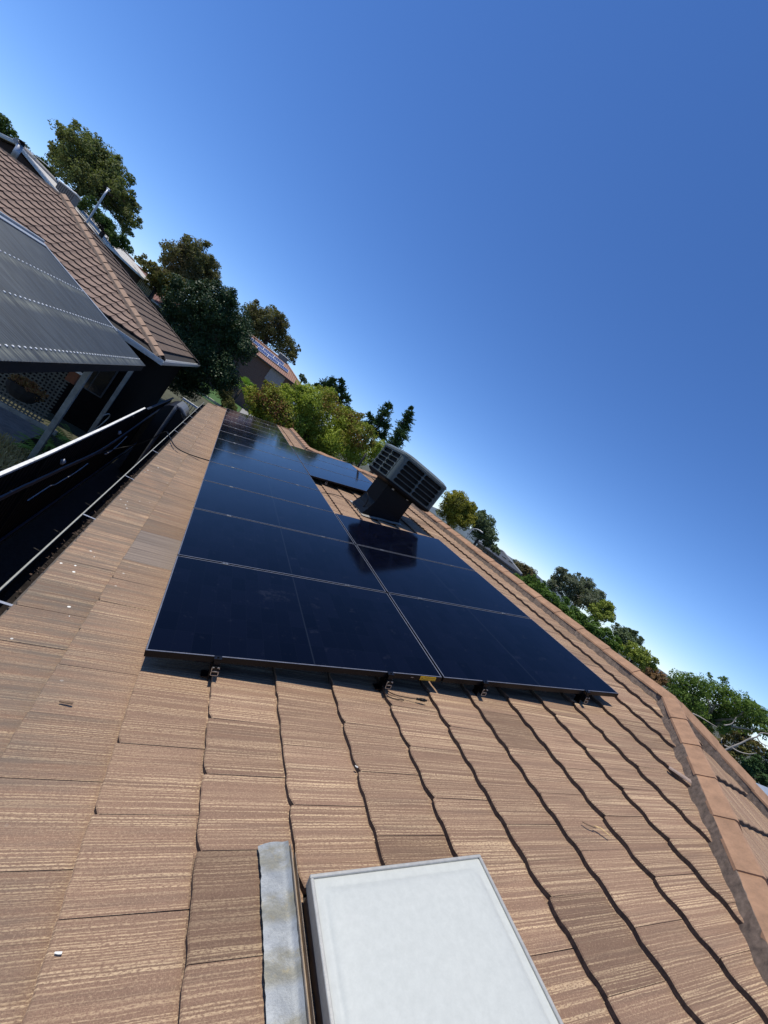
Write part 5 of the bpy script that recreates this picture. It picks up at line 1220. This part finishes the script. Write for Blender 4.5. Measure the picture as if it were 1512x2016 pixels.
# red-brown roof house with cream balcony
h4, HM4 = hip_house('red_roof_house', (-13.6, 60.5, 0), R(6), 12, 7, 4.6, 6.75, simple('cream_far_wall', (.28, .25, .19), .8), far_tile('red_brown_far_tile', (.19, .085, .065), (.24, .115, .09), U3, (1, 0, 0)), M_trim_white, 'house with red-brown roof left of the brownish round gum', roofs=simple('red_far_cap', (.26, .13, .10), .8))
bc = thing('balcony', (-11.6, 49, 0), 'cream railed balcony seen past the end of the pale roof', 'balcony')
d = MB(); d.box(-12.4, -10.7, 49.0, 49.06, 5.45, 5.5); d.box(-12.4, -10.7, 49.0, 49.06, 4.7, 4.76); wpart('hand_rail', d.mesh('hand_rail', [simple('cream_rail', (.62, .58, .34), .6)]), bc)
for k in range(12):
    d = MB(); d.box(-12.38+k*.145, -12.30+k*.145, 49.0, 49.05, 4.76, 5.45); wpart('baluster', d.mesh('baluster', [bpy.data.materials['cream_rail']]), bc)
d = MB(); d.box(-12.4, -10.7, 49.1, 51, 4.5, 4.69); d.box(-12.3, -12.2, 49.1, 49.2, 0, 4.5); d.box(-10.9, -10.8, 49.1, 49.2, 0, 4.5); wpart('floor', d.mesh('floor', [M_post]), bc)
sd = thing('satellite_dish', (-11.6, 53.5, 5.4), 'black round satellite dish before the red-brown roof', 'satellite dish')
vs = [(-11.55, 53.5, 6.05)]; n = 16
for rr_, dp in ((.22, -.04), (.42, -.13)): vs += [(-11.55+rr_*math.cos(2*math.pi*k/n), 53.5+dp, 6.05+rr_*math.sin(2*math.pi*k/n)) for k in range(n)]
fs = [(0, 1+k, 1+(k+1) % n) for k in range(n)]+[(1+k, 1+n+k, 1+n+(k+1) % n, 1+(k+1) % n) for k in range(n)]
wpart('dish', new_mesh('dish', vs, fs, [M_black_plastic]), sd); d = MB(); d.tube([(-11.55, 53.5, 6.0), (-11.5, 53.7, 4.6)], .03, 5); wpart('arm', d.mesh('arm', [M_black_plastic]), sd)
# grey roofed house on the right
M_gr = simple('grey_metal_roof', (.07, .075, .08), .5, .1, var=.15, scale=2)
ang = math.atan2(-4.15, 4.6); mid = Vector((33.3, 35.0)); nrm = Vector((.67, .742))
h5, HM5 = hip_house('grey_house', (mid.x+nrm.x*3.2, mid.y+nrm.y*3.2, 0), ang, 5.6, 5.4, 4.5, 5.4, simple('pale_grey_render', (.21, .21, .21), .8, var=.1, scale=2), M_gr, simple('dark_grey_gutter', (.05, .05, .055), .5), 'grey rendered house with dark hipped metal roof peeking over the ridge', over=.4, roofs=simple('grey_far_cap', (.2, .21, .22), .5))
for x0, x1, z0, z1 in ((-2.5, -1.9, 3.75, 4.28), (-1.3, -.6, 3.6, 4.25)):
    d = MB(); d.box(x0, x1, -2.74, -2.71, z0, z1, 0, HM5); wpart('window', d.mesh('window', [M_darkglass]), h5)
for (x, y, z) in ((.3, -1.6, 5.02), (1.2, -1.5, 5.06)):
    d = MB(); d.box(x, x+.55, y-.3, y+.1, z-.08, z+.0, 0, HM5); wpart('skylight', d.mesh('skylight', [simple('roof_window_grey', (.28, .30, .31), .3)]), h5)
tn = thing('white_sail', (34.4, 33.6, 3.6), 'small white shade sail in front of the grey house', 'shade sail')
d = MB(); d.add([(33.6, 34.1, 4.02), (35.0, 32.9, 3.65), (35.1, 33.1, 2.9), (33.9, 33.5, 3.3), (33.6, 34.15, 3.99), (35.0, 32.95, 3.62), (35.1, 33.15, 2.87), (33.9, 33.55, 3.27)], [(0, 1, 2, 3), (7, 6, 5, 4)]); wpart('cloth', d.mesh('cloth', [simple('white_canvas', (.75, .74, .70), .7)]), tn)
d = MB(); d.tube([(35.05, 33.1, 0), (35.05, 33.1, 3.6)], .04, 6); d.tube([(33.62, 34.15, 0), (33.62, 34.15, 4.0)], .04, 6); wpart('pole', d.mesh('pole', [M_steel]), tn)
# corrugated shed behind the second hip
sh = thing('metal_shed', (10.2, .2, 0), 'pale corrugated metal shed roof just visible behind the second hip at the right edge', 'shed')
d = MB()
vs = []; n = 60
for k in range(n+1):
    for t_ in (0, 1): vs.append((8.3+t_*3.2, -2.0+k*2.5/n, 3.78+t_*.25+.012*math.cos(k*math.pi/2)))
d.add(vs, [(2*k, 2*k+1, 2*k+3, 2*k+2)[::-1] for k in range(n)]); wpart('roof', d.mesh('roof', [simple('pale_blue_grey_iron', (.36, .39, .40), .45, .3, var=.1)]), sh)
d = MB(); d.box(8.45, 11.3, -1.9, .4, 0, 3.7); wpart('wall', d.mesh('wall', [M_brick_dark]), sh)
# street lamps
def lamp(x, y, h, dx, dy, label, r_=.055):
    t = thing('street_lamp', (x, y, 0), label, 'street lamp', 'galvanised street lamps')
    d = MB(); L = 1.2; P = [(x, y, 0), (x, y, h*.6), (x, y, h-.55), (x+dx*.06*L, y+dy*.06*L, h-.30), (x+dx*.28*L, y+dy*.28*L, h-.08), (x+dx*.6*L, y+dy*.6*L, h)]
    P = smooth_path(P, 3); d.tube(P, [r_*(1.3-.6*k/len(P)) for k in range(len(P))], 7); wpart('pole', d.mesh('pole', [M_steel], True), t)
    d = MB(); d.bbox(-.1, .42, -.09, .09, -.06, .05, .02, 0, Matrix.Translation((x+dx*.6*L, y+dy*.6*L, h)) @ Matrix.Rotation(math.atan2(dy, dx), 4, 'Z')); wpart('lamp_head', d.mesh('lamp_head', [M_steel]), t)
lamp(-11.38, 30.2, 8.1, -.3, .95, 'grey street lamp pole rising in front of the big left gum tree', .05)
lamp(26.96, 33.8, 5.60, .6, -.8, 'pale curved street lamp above the ridge right of the yellow-green tree', .06)
# cream wall and letterbox at the lawn
cw = thing('garden_wall', (-1, 42, 0), 'low cream rendered garden wall between the roof end and the green lawn', 'wall')
d = MB(); d.bbox(-4.5, 1.5, 41.85, 42.1, 0, .26, .01, 0, Matrix.Identity(4)); wpart('wall_body', d.mesh('wall_body', [simple('cream_render', (.55, .51, .40), .8, var=.1)]), cw)
lb = thing('letterbox', (-.35, 52, 0), 'dark letterbox standing on the green lawn', 'letterbox')
d = MB(); d.bbox(-.75, .05, 51.8, 52.1, .55, 1.05, .03); wpart('box', d.mesh('box', [simple('dark_letterbox', (.05, .055, .05), .6)]), lb); d = MB(); d.bbox(-.42, -.28, 51.88, 52.02, 0, .55, .01); wpart('post', d.mesh('post', [M_post]), lb)

# garden bed under the pergola -------------------------------------------------
def blades(name, n, area, L, W, mat, seed, kind='stuff', droop=.5):
    r = random.Random(seed); d = MB()
    for i in range(n):
        p = Vector(area(r)); a = r.uniform(0, 6.28); l = L*r.uniform(.5, 1.3); dx = Vector((math.cos(a), math.sin(a), 0)); s = Vector((-dx.y, dx.x, 0))*W
        q = [p-s, p+s, p+dx*l*.35+Vector((0, 0, l*.7))+s*.8, p+dx*l*.35+Vector((0, 0, l*.7))-s*.8, p+dx*l*.9+Vector((0, 0, l*(1-droop)))]
        d.add(q, [(0, 1, 2, 3), (3, 2, 4)])
    return d.mesh(name, [mat])
m_straw = LD('dry_straw_grass', (.28, .22, .10), (.42, .34, .17), None, sc=6); m_fern = LD('fern_green', (.09, .16, .03), (.20, .30, .07), None, sc=4)
o = obj('garden_grass', blades('garden_grass', 5200, lambda r: (r.uniform(-4.2, -1.95), r.uniform(3.5, 8.0), .30), .24, .009, m_straw, 1)); props(o, 'dry straw-coloured grass and weeds in the garden bed behind the fence', 'grass', None, 'stuff')
for k, (x, y, lb_) in enumerate(((-2.42, 8.7, 'arching green fern right behind the white fence capping, the one nearest the dark water tank'), (-2.42, 7.9, 'arching green fern beside the foot of the nearer timber post'), (-2.42, 9.5, 'small green fern at the far end of the garden bed'))):
    t = thing('fern', (x, y, .1), lb_, 'fern', 'ferns in the garden bed'); r = random.Random(k); d = MB()
    for i in range(22):
        a = r.uniform(0, 6.28); L = r.uniform(.45, .68); dx = Vector((math.cos(a), math.sin(a), 0)); s = Vector((-dx.y, dx.x, 0))
        for j in range(14):
            f = j/14; p = Vector((x, y, .35))+dx*L*f+Vector((0, 0, L*(1.1*f-.75*f*f))); wl = .13*(1-f)*L+.02
            for sg in (-1, 1): d.add([p, p+dx*.03, p+s*sg*wl+dx*.05+Vector((0, 0, -.02)), p+s*sg*wl*.6-dx*.0], [(0, 1, 2, 3)])
    wpart('fronds', d.mesh('fronds', [m_fern]), t)
BLOBS['succ'] = [(-3.30, 8.0, 1.50, .13), (-3.12, 8.0, 1.49, .13), (-3.43, 8.0, 1.5, .10), (-3.0, 8.0, 1.45, .10)]
m = crown_mesh('succulents', BLOBS['succ'], .045, LD('red_green_succulent', (.14, .045, .03), (.20, .16, .06), (.25, .08, .06), sc=14), 41, dens=22); wpart('succulents', m, pl)
vn = smooth_path([(-2.2, 8.15, .2), (-2.2, 8.1, .7), (-2.12, 8.35, 1.0), (-2.05, 8.7, 1.25), (-2.0, 8.9, 1.55), (-2.0, 8.7, 1.68), (-2.05, 8.5, 1.62)], 5)
d = MB(); d.tube(vn, .012, 6); o = obj('bare_vine', d.mesh('bare_vine', [M_post], True)); props(o, 'pale bare vine stem curling up above the fence capping', 'vine')
d = MB(); d.tube(smooth_path([(-4.2, 6.0, .12), (-3.6, 6.4, .16), (-3.2, 6.9, .13), (-3.35, 7.4, .16), (-4.0, 7.6, .12)], 5), .014, 6); o = obj('garden_hose', d.mesh('garden_hose', [simple('pink_hose', (.26, .13, .09), .6)], True)); props(o, 'thin reddish hose lying in the garden bed at the far left', 'hose')

# distant hills -------------------------------------------------------------
g = np.random.default_rng(5); vs = []; fs = []; n = 120
for i in range(n+1):
    a = R(-40+150*i/n); h = 52+16*math.sin(i*.21)+12*math.sin(i*.53+1)+7*math.sin(i*1.3)+ (18*math.exp(-((math.degrees(a)-43)/5)**2))
    for rr_, z in ((2300, -2), (2500, h*.72), (2800, h), (3300, h*.5)): vs.append((math.sin(a)*rr_, math.cos(a)*rr_, z))
for i in range(n):
    for k in range(3): a_ = i*4+k; fs.append((a_, a_+4, a_+5, a_+1))
o = obj('distant_hills', new_mesh('distant_hills', vs, fs, [simple('hazy_wooded_hill', (.075, .10, .115), .95, var=.2, scale=.01)], smooth=True)); props(o, 'low blue-grey hills on the horizon', None, None, 'structure')
